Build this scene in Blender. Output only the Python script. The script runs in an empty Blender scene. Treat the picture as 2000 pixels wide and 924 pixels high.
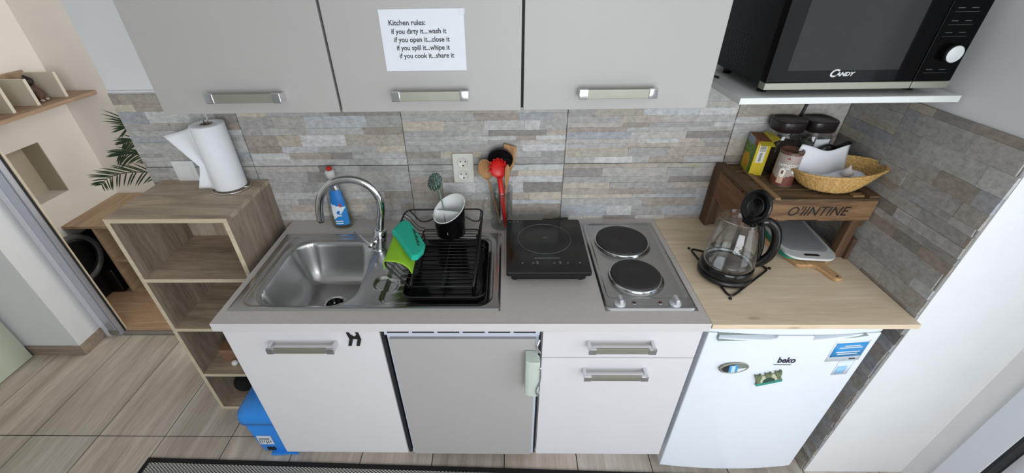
import bpy, math, random
from mathutils import Vector, Matrix
random.seed(7)
PI = math.pi
S = bpy.context.scene
# ------------------------------------------------------------ camera
pitch, yaw, roll = 0.5832, -0.0269, 0.0198
fwd = Vector((math.sin(yaw)*math.cos(pitch), math.cos(yaw)*math.cos(pitch), -math.sin(pitch)))
rt0 = Vector((math.cos(yaw), -math.sin(yaw), 0)); dn0 = fwd.cross(rt0)
rt = math.cos(roll)*rt0 + math.sin(roll)*dn0; dn = -math.sin(roll)*rt0 + math.cos(roll)*dn0
cd = bpy.data.cameras.new('camera'); cam = bpy.data.objects.new('camera', cd); S.collection.objects.link(cam)
M = Matrix((rt, -dn, -fwd)).transposed().to_4x4(); M.translation = (0.8993, -1.4873, 1.7769)
cam.matrix_world = M
cd.sensor_width = 36; cd.lens = 36*813.15/2000; cd.shift_x = (1000-972.39)/2000; cd.shift_y = -(462-455.23)/2000
cd.clip_start = 0.02
S.camera = cam
# ------------------------------------------------------------ light and exposure
vs = S.view_settings; vs.view_transform = 'Standard'; vs.look = 'None'; vs.gamma = 1; vs.use_curve_mapping = False
vs.exposure = 0.0
w = bpy.data.worlds.new('world'); S.world = w; w.use_nodes = True
w.node_tree.nodes['Background'].inputs[0].default_value = (0.75, 0.85, 1, 1); w.node_tree.nodes['Background'].inputs[1].default_value = 1.0
def area(name, loc, rot, sx, sy, power, col):
    l = bpy.data.lights.new(name, 'AREA'); l.shape = 'RECTANGLE'; l.size = sx; l.size_y = sy; l.energy = power; l.color = col
    o = bpy.data.objects.new(name, l); o.location = loc; o.rotation_euler = rot; S.collection.objects.link(o); return o
area('window_daylight', (1.30, -3.12, 1.45), (PI/2, 0, 0), 1.7, 1.5, 45, (0.93, 0.97, 1.0))
area('balcony_door_daylight', (2.40, -1.60, 1.25), (PI/2, 0, PI/2), 1.2, 1.9, 9, (0.93, 0.97, 1.0))
area('side_room_fill', (0.27, 0.52, 1.45), (PI/2, 0, PI/2), 0.55, 1.3, 13, (1.0, 0.98, 0.95))  # added fill lamp that brightens the side room walls

# ------------------------------------------------------------ helpers
def lin(c):
    out = []
    for v in c:
        v = v/255.0
        out.append(v/12.92 if v <= .04045 else ((v+.055)/1.055)**2.4)
    return out
def C(r, g, b): return (*lin((r, g, b)), 1.0)
def newmat(name):
    m = bpy.data.materials.new(name); m.use_nodes = True
    nt = m.node_tree; return m, nt, nt.nodes['Principled BSDF']
def setp(b, **k):
    for n, v in k.items():
        n = {'rough': 'Roughness', 'metal': 'Metallic', 'trans': 'Transmission Weight', 'ior': 'IOR', 'coat': 'Coat Weight', 'spec': 'Specular IOR Level', 'alpha': 'Alpha', 'aniso': 'Anisotropic'}[n]
        b.inputs[n].default_value = v
def mat(name, col, rough=.5, var=.05, scale=40, bump=0, stretch=(1,1,1), **k):
    """plain material with a faint procedural mottling of colour"""
    m, nt, b = newmat(name); N, L = nt.nodes, nt.links
    setp(b, rough=rough, **k)
    tc = N.new('ShaderNodeTexCoord'); mp = N.new('ShaderNodeMapping'); mp.inputs['Scale'].default_value = stretch
    L.new(tc.outputs['Object'], mp.inputs[0])
    nz = N.new('ShaderNodeTexNoise'); nz.inputs['Scale'].default_value = scale; nz.inputs['Detail'].default_value = 4
    L.new(mp.outputs[0], nz.inputs[0])
    r = N.new('ShaderNodeValToRGB'); r.color_ramp.elements[0].position = .3; r.color_ramp.elements[1].position = .7
    c = C(*col); r.color_ramp.elements[0].color = (*[x*(1-var) for x in c[:3]], 1); r.color_ramp.elements[1].color = (*[min(1, x*(1+var)) for x in c[:3]], 1)
    L.new(nz.outputs[0], r.inputs[0]); L.new(r.outputs[0], b.inputs['Base Color'])
    if bump:
        bp = N.new('ShaderNodeBump'); bp.inputs['Strength'].default_value = bump; bp.inputs['Distance'].default_value = .002
        L.new(nz.outputs[0], bp.inputs['Height']); L.new(bp.outputs[0], b.inputs['Normal'])
    return m
def wood(name, dark, light, axis='X', rough=.5, sc=6, knots=False, stretch=12, col_attr=False, contrast=.28):
    m, nt, b = newmat(name); N, L = nt.nodes, nt.links
    setp(b, rough=rough, spec=.35)
    tc = N.new('ShaderNodeTexCoord'); mp = N.new('ShaderNodeMapping')
    s = [stretch]*3; s['XYZ'.index(axis)] = 1; mp.inputs['Scale'].default_value = s
    L.new(tc.outputs['Object'], mp.inputs[0])
    n1 = N.new('ShaderNodeTexNoise'); n1.inputs['Scale'].default_value = sc*.35; n1.inputs['Detail'].default_value = 8; n1.inputs['Roughness'].default_value = .62; n1.inputs['Distortion'].default_value = .8
    L.new(mp.outputs[0], n1.inputs[0])
    n2 = N.new('ShaderNodeTexNoise'); n2.inputs['Scale'].default_value = sc*3; n2.inputs['Detail'].default_value = 5
    L.new(mp.outputs[0], n2.inputs[0])
    mx = N.new('ShaderNodeMath'); mx.operation = 'MULTIPLY_ADD'; mx.inputs[1].default_value = .35
    L.new(n2.outputs[0], mx.inputs[0]); L.new(n1.outputs[0], mx.inputs[2])
    r = N.new('ShaderNodeValToRGB'); r.color_ramp.elements[0].position = .675-contrast*.7; r.color_ramp.elements[1].position = .675+contrast*.7
    r.color_ramp.elements[0].color = C(*dark); r.color_ramp.elements[1].color = C(*light)
    L.new(mx.outputs[0], r.inputs[0]); out = r.outputs[0]
    if knots:
        v = N.new('ShaderNodeTexVoronoi'); v.inputs['Scale'].default_value = 1; mp2 = N.new('ShaderNodeMapping')
        s2 = [17]*3; s2['XYZ'.index(axis)] = 6.5; mp2.inputs['Scale'].default_value = s2; L.new(tc.outputs['Object'], mp2.inputs[0]); L.new(mp2.outputs[0], v.inputs[0])
        r2 = N.new('ShaderNodeValToRGB'); r2.color_ramp.elements[0].position = .05; r2.color_ramp.elements[1].position = .16
        r2.color_ramp.elements[0].color = (1, 1, 1, 1); r2.color_ramp.elements[1].color = (0, 0, 0, 1); L.new(v.outputs['Distance'], r2.inputs[0])
        sp = N.new('ShaderNodeSeparateColor'); L.new(v.outputs['Color'], sp.inputs[0])
        gt = N.new('ShaderNodeMath'); gt.operation = 'GREATER_THAN'; gt.inputs[1].default_value = .55; L.new(sp.outputs[0], gt.inputs[0])
        ml = N.new('ShaderNodeMath'); ml.operation = 'MULTIPLY'; L.new(gt.outputs[0], ml.inputs[0]); L.new(r2.outputs[0], ml.inputs[1])
        ml2 = N.new('ShaderNodeMath'); ml2.operation = 'MULTIPLY'; ml2.inputs[1].default_value = .6; L.new(ml.outputs[0], ml2.inputs[0])
        mix = N.new('ShaderNodeMix'); mix.data_type = 'RGBA'; mix.inputs[7].default_value = C(dark[0]-45, dark[1]-50, dark[2]-50)
        L.new(ml2.outputs[0], mix.inputs[0]); L.new(out, mix.inputs[6]); out = mix.outputs[2]
    if col_attr:
        at = N.new('ShaderNodeAttribute'); at.attribute_name = 'Col'
        mix = N.new('ShaderNodeMix'); mix.data_type = 'RGBA'; mix.blend_type = 'MULTIPLY'; mix.inputs[0].default_value = 1
        L.new(out, mix.inputs[6]); L.new(at.outputs['Color'], mix.inputs[7]); out = mix.outputs[2]
    L.new(out, b.inputs['Base Color'])
    return m
def rgbmat(name, rough=.6, bump=.3, var=.22, scale=30, stretch=(1,1,1), spec=.5):
    """colour attribute times stone mottling"""
    m, nt, b = newmat(name); N, L = nt.nodes, nt.links; setp(b, rough=rough, spec=spec)
    at = N.new('ShaderNodeAttribute'); at.attribute_name = 'Col'
    tc = N.new('ShaderNodeTexCoord'); mp = N.new('ShaderNodeMapping'); mp.inputs['Scale'].default_value = stretch; L.new(tc.outputs['Object'], mp.inputs[0])
    nz = N.new('ShaderNodeTexNoise'); nz.inputs['Scale'].default_value = scale; nz.inputs['Detail'].default_value = 9; nz.inputs['Roughness'].default_value = .68; nz.inputs['Distortion'].default_value = .15
    L.new(mp.outputs[0], nz.inputs[0])
    r = N.new('ShaderNodeValToRGB'); r.color_ramp.elements[0].position = .32; r.color_ramp.elements[1].position = .68
    r.color_ramp.elements[0].color = (1-var*1.1, 1-var*1.15, 1-var*1.25, 1); r.color_ramp.elements[1].color = (1+var*.5, 1+var*.5, 1+var*.45, 1)
    L.new(nz.outputs[0], r.inputs[0])
    mix = N.new('ShaderNodeMix'); mix.data_type = 'RGBA'; mix.blend_type = 'MULTIPLY'; mix.inputs[0].default_value = 1; mix.clamp_result = False
    L.new(at.outputs['Color'], mix.inputs[6]); L.new(r.outputs[0], mix.inputs[7]); L.new(mix.outputs[2], b.inputs['Base Color'])
    if bump:
        bp = N.new('ShaderNodeBump'); bp.inputs['Strength'].default_value = bump; bp.inputs['Distance'].default_value = .003
        L.new(nz.outputs[0], bp.inputs['Height']); L.new(bp.outputs[0], b.inputs['Normal'])
    return m
def glassmat(name, col=(1,1,1), rough=0.0, ior=1.45, alpha=None):
    m, nt, b = newmat(name); setp(b, rough=rough, trans=1.0, ior=ior); b.inputs['Base Color'].default_value = (*col, 1)
    return m
def clearmat(name, tint=(.97,.98,.98), gloss=.12):
    """thin clear wall: mostly transparent with a sharp sheen that grows at grazing angles"""
    m = bpy.data.materials.new(name); m.use_nodes = True; nt = m.node_tree; N, L = nt.nodes, nt.links; N.clear()
    o = N.new('ShaderNodeOutputMaterial'); t = N.new('ShaderNodeBsdfTransparent'); t.inputs[0].default_value = (*tint, 1)
    g = N.new('ShaderNodeBsdfGlossy'); g.inputs['Roughness'].default_value = .04
    lw = N.new('ShaderNodeLayerWeight'); lw.inputs[0].default_value = .25
    pw = N.new('ShaderNodeMath'); pw.operation = 'POWER'; pw.inputs[1].default_value = 3.2; lw.inputs[0].default_value = .5
    a = N.new('ShaderNodeMath'); a.operation = 'MULTIPLY_ADD'; a.inputs[1].default_value = .7; a.inputs[2].default_value = gloss*.12; a.use_clamp = True
    L.new(lw.outputs['Facing'], pw.inputs[0]); L.new(pw.outputs[0], a.inputs[0]); mx = N.new('ShaderNodeMixShader'); L.new(a.outputs[0], mx.inputs[0]); L.new(t.outputs[0], mx.inputs[1]); L.new(g.outputs[0], mx.inputs[2]); L.new(mx.outputs[0], o.inputs[0])
    nz = N.new('ShaderNodeTexNoise'); nz.inputs['Scale'].default_value = 12; bp = N.new('ShaderNodeBump'); bp.inputs['Strength'].default_value = .08; bp.inputs['Distance'].default_value = .004
    L.new(nz.outputs[0], bp.inputs['Height']); L.new(bp.outputs[0], g.inputs['Normal'])
    return m

WM = {}   # world matrix of every built object
def rz(a): return Matrix.Rotation(a, 4, 'Z')
def tag(o, label=None, cat=None, group=None, kind=None):
    if label: o['label'] = label
    if cat: o['category'] = cat
    if group: o['group'] = group
    if kind: o['kind'] = kind
    return o
def thing(name, label, cat, loc=(0,0,0), rot=0, group=None, mtx=None):
    o = bpy.data.objects.new(name, None); S.collection.objects.link(o); o.empty_display_size = .05
    m = mtx if mtx is not None else Matrix.Translation(Vector(loc)) @ rz(rot)
    o.matrix_world = m; WM[o.name] = m.copy()
    return tag(o, label, cat, group)
class MB:
    def __init__(s): s.v = []; s.f = []; s.c = []; s.m = []; s.sm = []
    def add(s, vs_, fs, col=None, mi=0, smooth=False):
        n = len(s.v); s.v += [Vector(p) for p in vs_]
        for f in fs: s.f.append([i+n for i in f]); s.c.append(col); s.m.append(mi); s.sm.append(smooth)
        return s
    def box(s, x0, x1, y0, y1, z0, z1, col=None, mi=0, M=None):
        p = [Vector((x, y, z)) for z in (z0, z1) for y in (y0, y1) for x in (x0, x1)]
        if M is not None: p = [M @ q for q in p]
        return s.add(p, [(0,2,3,1),(4,5,7,6),(0,1,5,4),(2,6,7,3),(0,4,6,2),(1,3,7,5)], col, mi)
    def tube(s, pts, r, n=8, closed=False, caps=True, flat=1.0, up=None, col=None):
        pts = [Vector(p) for p in pts]; k = len(pts); rr = r if isinstance(r, (list, tuple)) else [r]*k
        rings = []; prev = None
        for i, p in enumerate(pts):
            if closed: t = (pts[(i+1) % k]-pts[i-1])
            else: t = pts[min(i+1, k-1)]-pts[max(i-1, 0)]
            t = t.normalized()
            if prev is None:
                u = Vector(up) if up else (Vector((0,0,1)) if abs(t.z) < .9 else Vector((1,0,0)))
                a = (u - t*u.dot(t)).normalized()
            else: a = (prev - t*prev.dot(t)).normalized()
            prev = a; b = t.cross(a)
            rings.append([p + rr[i]*(math.cos(2*PI*j/n)*a*flat + math.sin(2*PI*j/n)*b) for j in range(n)])
        V = [q for R_ in rings for q in R_]; F = []
        for i in range(k if closed else k-1):
            i2 = (i+1) % k
            for j in range(n): F.append((i*n+j, i*n+(j+1) % n, i2*n+(j+1) % n, i2*n+j))
        if caps and not closed: F += [tuple(range(n-1, -1, -1)), tuple((k-1)*n+j for j in range(n))]
        return s.add(V, F, col, 0, True)
    def cyl(s, p0, p1, r0, r1=None, n=24, caps=True, col=None):
        r1 = r0 if r1 is None else r1
        return s.tube([p0, p1], [r0, r1], n, caps=caps, col=col)
    def lathe(s, prof, c=(0,0,0), n=32, sx=1, sy=1, M=None, col=None, smooth=True, a0=0, a1=2*PI, sup=2.0):
        full = abs(a1-a0-2*PI) < 1e-6; nn = n if full else n+1; V = []
        for r, z in prof:
            for j in range(nn):
                a = a0+(a1-a0)*j/n; ca, sa = math.cos(a), math.sin(a)
                if sup != 2.0:
                    q = (abs(ca)**sup+abs(sa)**sup)**(-1/sup); ca *= q; sa *= q
                p = Vector((c[0]+r*sx*ca, c[1]+r*sy*sa, c[2]+z)); V.append(M @ p if M is not None else p)
        F = []
        for i in range(len(prof)-1):
            for j in range(n):
                j2 = (j+1) % nn if full else j+1
                F.append((i*nn+j, i*nn+j2, (i+1)*nn+j2, (i+1)*nn+j))
        return s.add(V, F, col, 0, smooth)
    def prism(s, poly, axis, a, b, col=None, M=None, smooth=False):
        """poly (u,v) extruded along axis from a to b: X->(y,z) Y->(x,z) Z->(x,y)"""
        def P(u, v, t): return {'X': (t, u, v), 'Y': (u, t, v), 'Z': (u, v, t)}[axis]
        n = len(poly); V = [Vector(P(u, v, a)) for u, v in poly]+[Vector(P(u, v, b)) for u, v in poly]
        if M is not None: V = [M @ q for q in V]
        s.add(V, [tuple(range(n-1, -1, -1)), tuple(range(n, 2*n))], col, 0, False)
        k = len(s.v)-2*n
        for i in range(n):
            s.f.append([k+i, k+(i+1) % n, k+n+(i+1) % n, k+n+i]); s.c.append(col); s.m.append(0); s.sm.append(smooth)
        return s
    def grid(s, fn, nu, nv, col=None, smooth=True, cu=False):
        V = [fn(i/nu, j/nv) for i in range(nu+1) for j in range(nv+1)]
        F = [(i*(nv+1)+j, (i+1)*(nv+1)+j, (i+1)*(nv+1)+j+1, i*(nv+1)+j+1) for i in range(nu) for j in range(nv)]
        return s.add(V, F, col, 0, smooth)
    def sphere(s, c, r, n=16, sx=1, sy=1, sz=1, M=None):
        prof = [(r*math.cos(t), r*sz*math.sin(t)) for t in [PI*(-.5+i/(n//2)) for i in range(n//2+1)]]
        return s.lathe(prof, c, n, sx, sy, M)
    def build(s, name, m, parent=None, bevel=0, seg=2, smooth=None, sub=0, solid=0, fix=True):
        xs = [p.x for p in s.v]; ys = [p.y for p in s.v]; zs = [p.z for p in s.v]
        o_w = Matrix.Translation(((min(xs)+max(xs))/2, (min(ys)+max(ys))/2, min(zs))) if parent is None else WM[parent.name]
        inv = o_w.inverted()
        me = bpy.data.meshes.new(name); me.from_pydata([inv @ p for p in s.v], [], s.f)
        if any(c is not None for c in s.c):
            at = me.color_attributes.new('Col', 'FLOAT_COLOR', 'CORNER'); k = 0
            for f, c in zip(me.polygons, s.c):
                for _ in f.loop_indices: at.data[k].color = (*(c or (1,1,1))[:3], 1); k += 1
        for f, sm, mi in zip(me.polygons, s.sm, s.m): f.use_smooth = sm if smooth is None else smooth; f.material_index = mi
        for mm in (m if isinstance(m, (list, tuple)) else [m]): me.materials.append(mm)
        if fix:
            import bmesh
            bm = bmesh.new(); bm.from_mesh(me); bmesh.ops.recalc_face_normals(bm, faces=bm.faces); bm.to_mesh(me); bm.free()
        o = bpy.data.objects.new(name, me); S.collection.objects.link(o)
        if parent is not None: o.parent = parent
        else: o.matrix_world = o_w
        WM[o.name] = o_w.copy()
        if solid: q = o.modifiers.new('s', 'SOLIDIFY'); q.thickness = solid; q.offset = 0
        if bevel:
            q = o.modifiers.new('b', 'BEVEL'); q.width = bevel; q.segments = seg; q.limit_method = 'ANGLE'; q.angle_limit = math.radians(35); q.harden_normals = False
            if smooth is None and not sub:
                for f in me.polygons: f.use_smooth = True
                q2 = o.modifiers.new('w', 'WEIGHTED_NORMAL'); q2.keep_sharp = False
        if sub: q = o.modifiers.new('u', 'SUBSURF'); q.levels = sub; q.render_levels = sub
        return o
def copy_tree(o):
    def cp(x, par):
        c = x.copy(); S.collection.objects.link(c); c.parent = par
        for ch in list(x.children): cp(ch, c)
        return c
    return cp(o, None)
def move_copy(o, d, **t):
    c = copy_tree(o); c.location = Vector(o.location)+Vector(d); WM[c.name] = Matrix.Translation(Vector(d)) @ WM[o.name]
    return tag(c, **t)
def rrect(x0, x1, y0, y1, r, n=5):
    P = []
    for cx, cy, a in ((x1-r, y1-r, 0), (x0+r, y1-r, PI/2), (x0+r, y0+r, PI), (x1-r, y0+r, 1.5*PI)):
        for i in range(n+1): t = a+PI/2*i/n; P.append((cx+r*math.cos(t), cy+r*math.sin(t)))
    return P
def spline(pts, n=8):
    pts = [Vector(p) for p in pts]; out = []
    for i in range(len(pts)-1):
        p0, p1, p2, p3 = pts[max(i-1,0)], pts[i], pts[i+1], pts[min(i+2, len(pts)-1)]
        for j in range(n):
            t = j/n; out.append(.5*((2*p1)+(-p0+p2)*t+(2*p0-5*p1+4*p2-p3)*t*t+(-p0+3*p1-3*p2+p3)*t**3))
    return out+[pts[-1]]
def polyround(pts, r, n=4):
    """polyline with its inner corners rounded"""
    pts = [Vector(p) for p in pts]; out = [pts[0]]
    for a, b, c in zip(pts, pts[1:], pts[2:]):
        d1 = (a-b); d2 = (c-b); q = min(r, d1.length/2, d2.length/2); A = b+d1.normalized()*q; B = b+d2.normalized()*q
        for i in range(n+1): t = i/n; out.append((1-t)**2*A+2*t*(1-t)*b+t*t*B)
    return out+[pts[-1]]
def text(name, body, m, parent, M, size, ext=.0004, shear=0, sx=1, bold=0, space=1, line=1):
    """lettering as a thin mesh; M maps text plane (x right, y up) to world"""
    cu = bpy.data.curves.new(name, 'FONT'); cu.body = body; cu.size = size; cu.extrude = ext; cu.shear = shear; cu.offset = bold; cu.space_character = space; cu.space_line = line
    cu.resolution_u = 3
    o = bpy.data.objects.new(name, cu); S.collection.objects.link(o)
    dg = bpy.context.evaluated_depsgraph_get(); dg.update(); me = bpy.data.meshes.new_from_object(o.evaluated_get(dg)); S.collection.objects.unlink(o); bpy.data.objects.remove(o)
    me.name = name; me.materials.clear(); me.materials.append(m)
    w_ = WM[parent.name]; X = w_.inverted() @ M @ Matrix.Diagonal((sx, 1, 1, 1)); me.transform(X)
    t = bpy.data.objects.new(name, me); S.collection.objects.link(t); t.parent = parent; WM[t.name] = w_.copy()
    return t
def plane_M(origin, xdir, ydir):
    x = Vector(xdir).normalized(); y = Vector(ydir); y = (y-x*y.dot(x)).normalized(); z = x.cross(y)
    m = Matrix((x, y, z)).transposed().to_4x4(); m.translation = origin; return m
FRONT = ((1,0,0), (0,0,1))

# ------------------------------------------------------------ materials
WHITE = mat('white_plaster', (222,223,224), .85, .02, 8, .15)
BEIGE = mat('beige_plaster', (228,223,216), .85, .02, 8, .1)
CEIL = mat('ceiling_paint', (235,235,233), .9, .01)
STONE = rgbmat('stacked_stone_tile', .45, .35, .27, 42, (1,1,1.5))
STONE_S = rgbmat('stacked_stone_tile_side', .45, .35, .27, 42, (1,1,1.5))
GROUT = mat('grey_grout', (120,118,114), .9)
GREYDOOR = mat('warm_grey_laminate', (170,167,164), .42, .015, 6)
PALEDOOR = mat('pale_laminate', (216,213,216), .38, .01, 6)
TOPGREY = mat('grey_worktop_laminate', (194,187,183), .33, .03, 90)
STEEL = mat('brushed_stainless_steel', (186,186,186), .27, .05, 30, .05, (1,14,14), metal=1.0)
SATIN = mat('satin_metal', (160,160,148), .58, .03, 30, metal=.9)
CHROME = mat('polished_chrome', (215,217,220), .08, .01, metal=1.0)
BLACK = mat('black_plastic', (14,14,15), .35, .1)
BLACKG = mat('gloss_black', (9,9,10), .12, .05)
BLACKM = mat('matt_black_metal', (16,16,17), .45, .1)
IRON = mat('cast_iron_plate', (46,42,42), .6, .15, 200, .2)
WHITEP = mat('white_plastic', (226,227,226), .3, .01)
FRWHITE = mat('white_enamel', (228,234,242), .25, .01)
PAPER = mat('white_paper', (220,223,229), .9, .01, 30)
KIT = mat('kitchen_paper', (234,236,240), .95, .02, 160, .4)
DGAP = mat('dark_gap', (22,24,30), .6)
PINE = wood('pale_pine', (206,184,154), (230,213,188), 'X', .42, 5, True, 12)
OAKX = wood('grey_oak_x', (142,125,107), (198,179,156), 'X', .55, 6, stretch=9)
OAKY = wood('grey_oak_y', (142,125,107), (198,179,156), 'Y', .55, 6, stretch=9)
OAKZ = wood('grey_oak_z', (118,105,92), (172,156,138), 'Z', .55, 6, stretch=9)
EDGE = wood('light_oak_edge', (196,180,152), (216,202,176), 'X', .6, 6)
TAN = wood('tan_oak', (158,132,104), (190,164,132), 'Y', .5, 6)
CRATE = wood('old_crate_wood', (56,43,32), (138,112,82), 'X', .75, 9, stretch=10, contrast=.34)
CRATEY = wood('old_crate_wood_y', (52,40,32), (120,94,70), 'Y', .75, 9, stretch=10, contrast=.34)
CRATEZ = wood('old_crate_wood_z', (58,42,32), (118,90,68), 'Z', .75, 9, stretch=10, contrast=.34)
SPOONW = wood('spoon_wood', (156,112,72), (196,152,106), 'Z', .6, 9)
FLOORM = wood('floor_tile_wood', (160,147,134), (212,201,189), 'Y', .38, 4, stretch=10, col_attr=True, contrast=.34)
LAMIN = wood('laminate_floor', (168,134,104), (200,168,136), 'X', .45, 5)
GLASS = clearmat('clear_glass', (.93,.945,.945), .8)
PLASTIC = clearmat('clear_plastic', (.88,.90,.90), 1.0)

# ============================================================ THE SETTING
def struct(name, mb, m, parent=None, **k):
    o = mb.build(name, m, parent, **k)
    if parent is None: o['kind'] = 'structure'
    return o
XL, XR = -.514, 2.11
# back wall (kitchen side white plaster) with the lintel over the opening to the left
mb = MB().box(XL, 2.62, .0, .13, 0, 2.5).box(-1.415, XL, .02, .13, 2.15, 2.5)
wall_back = struct('wall_back', mb, WHITE)
PAL = [((172,170,167),6), ((180,178,175),5), ((162,159,156),4), ((156,145,135),3), ((170,160,149),3), ((188,178,163),2), ((196,196,194),3), ((166,168,173),3), ((178,173,167),4), ((144,138,133),2), ((190,192,195),1)]
PW = [c for c, n in PAL for _ in range(n)]
def stone(mb, P, u0, u1, z0, z1, ut, zt, tw=.6, th=.3, ragged=0, dark=1.0, big=1.0, g=.0016):
    """stacked stone tiles; P(u, d, z) gives the world point at depth d out of the wall"""
    k0 = math.floor((u0-ut)/tw); k1 = math.ceil((u1-ut)/tw); j0 = math.floor((z0-zt)/th); j1 = math.ceil((z1-zt)/th)
    for j in range(j0, j1):
        for k in range(k0, k1):
            a0, a1 = ut+k*tw+g, ut+(k+1)*tw-g; zb, ze = zt+j*th+g, zt+(j+1)*th-g; z = zb
            while z < ze-1e-4:
                h = random.choice((.017, .021, .026, .026, .032, .036, .044))*big; 
                if ze-z-h < .014: h = ze-z
                u = a0
                while u < a1-1e-4:
                    l = random.uniform(.05, .25)*(1.25 if h < .02 else 1)*(.8 if big > 1 else 1)
                    if a1-u-l < .045: l = a1-u
                    b = u+l
                    x0, x1, y0, y1 = max(u, u0), min(b, u1-(random.uniform(0, ragged) if ragged else 0)), max(z, z0), min(z+h, z1)
                    if x1-x0 > .004 and y1-y0 > .003:
                        d = random.uniform(.0065, .0085)
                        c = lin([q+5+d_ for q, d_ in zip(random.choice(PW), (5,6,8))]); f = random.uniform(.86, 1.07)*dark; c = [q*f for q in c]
                        s1 = random.uniform(-.0015, .0015); e = .0002
                        pts = [P(x0, 0, y0), P(x1, 0, y0), P(x1, 0, y1), P(x0, 0, y1), P(x0+e, d, y0+e), P(x1+s1, d, y0+e), P(x1-s1, d, y1-e), P(x0+e, d, y1-e)]
                        mb.add(pts, [(4,5,6,7), (0,1,5,4), (1,2,6,5), (2,3,7,6), (3,0,4,7)], c)
                    u = b
                z += h
    return mb
random.seed(11)
back_t = stone(MB(), lambda u, d, z: (u, -.001-d, z), XL, XR-.01, .6, 1.403, .518, 1.117)
tc = back_t.build('tile_cladding', STONE, wall_back, fix=False); tc['label'] = 'grey and beige stacked stone tiling'
MB().box(XL, XR, -.003, .0, .6, 1.404).build('grout_bed', GROUT, wall_back)
MB().box(XL, -.02, -.0085, 0, 1.403, 1.409).build('plaster_edge', WHITE, wall_back)
# right wall: the block with the tiled side and the white return towards the camera
mb = MB().box(XR+.002, 2.62, -.580, .0, 0, 2.5)
wall_right = struct('wall_right', mb, WHITE)
right_t = stone(MB(), lambda u, d, z: (XR+.001-d, -u, z), .0, .58, .0, 1.403, .22, 1.117, ragged=.012, dark=.80, big=1.3, g=.0005)  # same stone as the back wall, colour darkened to stand for shade here
tc = right_t.build('tile_cladding', STONE_S, wall_right, fix=False); tc['label'] = 'grey and beige stacked stone tiling with shade put into its colour'
MB().box(XR-.002, XR+.003, -.572, 0, 0, 1.403).build('grout_bed', GROUT, wall_right)
# outer right wall with the balcony door opening
mb = MB().box(2.5, 2.62, -.735, -.58, 0, 2.5).box(2.5, 2.62, -3.3, -2.35, 0, 2.5).box(2.5, 2.62, -2.35, -.735, 2.2, 2.5)
struct('wall_outer_right', mb, WHITE)
TRIMW = mat('painted_trim', (214,217,224), .4, .01)
struct('trim_1', MB().box(2.488, 2.502, -.735, -.652, 0, 2.2), TRIMW, bevel=.002)
d = struct('door_2', MB().box(2.53, 2.58, -.86, -.745, .02, 2.18).box(2.53, 2.58, -2.33, -2.22, .02, 2.18).box(2.53, 2.58, -2.22, -.86, 2.06, 2.18).box(2.53, 2.58, -2.22, -.86, .02, .16), TRIMW, bevel=.004)
MB().box(2.551, 2.557, -2.22, -.86, .16, 2.06).build('pane', GLASS, d)
MB().tube(polyround([(2.53,-.80,1.05),(2.485,-.80,1.05),(2.485,-.91,1.05)], .015), .009).build('door_handle', SATIN, d)
struct('door_gap_shade', MB().box(2.49, 2.62, -.745, -.735, 0, 2.2), DGAP)  # dark strip painted in for the shade of the door gap
# front wall behind the camera with its window
mb = MB().box(-1.9, 2.62, -3.32, -3.2, 0, .68).box(-1.9, 2.62, -3.32, -3.2, 2.22, 2.5).box(-1.9, .40, -3.32, -3.2, .68, 2.22).box(2.15, 2.62, -3.32, -3.2, .68, 2.22)
struct('wall_front', mb, WHITE)
mb = MB()
for x in (.40, 1.27, 2.08): mb.box(x, x+.07, -3.28, -3.22, .68, 2.22)
mb.box(.40, 2.15, -3.28, -3.22, .68, .75).box(.40, 2.15, -3.28, -3.22, 2.15, 2.22)
wn = struct('window_1', mb, TRIMW)
MB().box(.42, 2.13, -3.254, -3.248, .72, 2.18).build('pane', GLASS, wn)
# left wall, door, pillar
struct('wall_left', MB().box(-1.9, -1.72, -3.3, .02, 0, 2.5), WHITE)
GREEN = mat('pale_green_paint', (196,204,184), .5, .015, 5)
d = struct('door_1', MB().box(-1.719, -1.695, -.86, .0, .004, 2.1), GREEN, bevel=.002)
MB().tube(polyround([(-1.695,-.78,1.05),(-1.65,-.78,1.05),(-1.65,-.66,1.05)], .015), .009).build('door_handle', SATIN, d)
struct('wall_pillar', MB().box(-1.9, -1.415, .02, .175, 0, 2.5), WHITE, bevel=.004)
BASE = wood('skirting_tile', (128,110,96), (168,150,136), 'X', .5, 6)
mb = MB().prism([(-1.715,.012),(-1.715,.022),(-1.416,.022),(-1.416,.17),(-1.405,.17),(-1.405,.012)], 'Z', .001, .066)
struct('baseboard_left', mb, BASE, bevel=.001)
ALU = mat('aluminium_frame', (186,190,200), .35, .02, 40, metal=.6)
mb = MB().box(-1.413, -1.378, .15, .178, 0, 2.4)
struct('trim_4', mb, TRIMW)
t2 = struct('trim_2', MB().box(-1.378, -1.316, .152, .19, .0, 2.4).box(-1.37, -1.326, .146, .152, .03, 2.4), ALU, bevel=.002)
MB().box(-1.318, -1.312, .176, .19, .0, 2.4).build('gap_shade', DGAP, t2)  # thin dark strip standing for the shaded gap in the frame
MB().box(-1.312, -1.307, .184, .19, .0, 2.4).build('edge_strip', EDGE, t2)
MB().box(-1.365, -1.325, .138, .148, .02, .05).build('end_cap', SATIN, t2)
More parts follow.
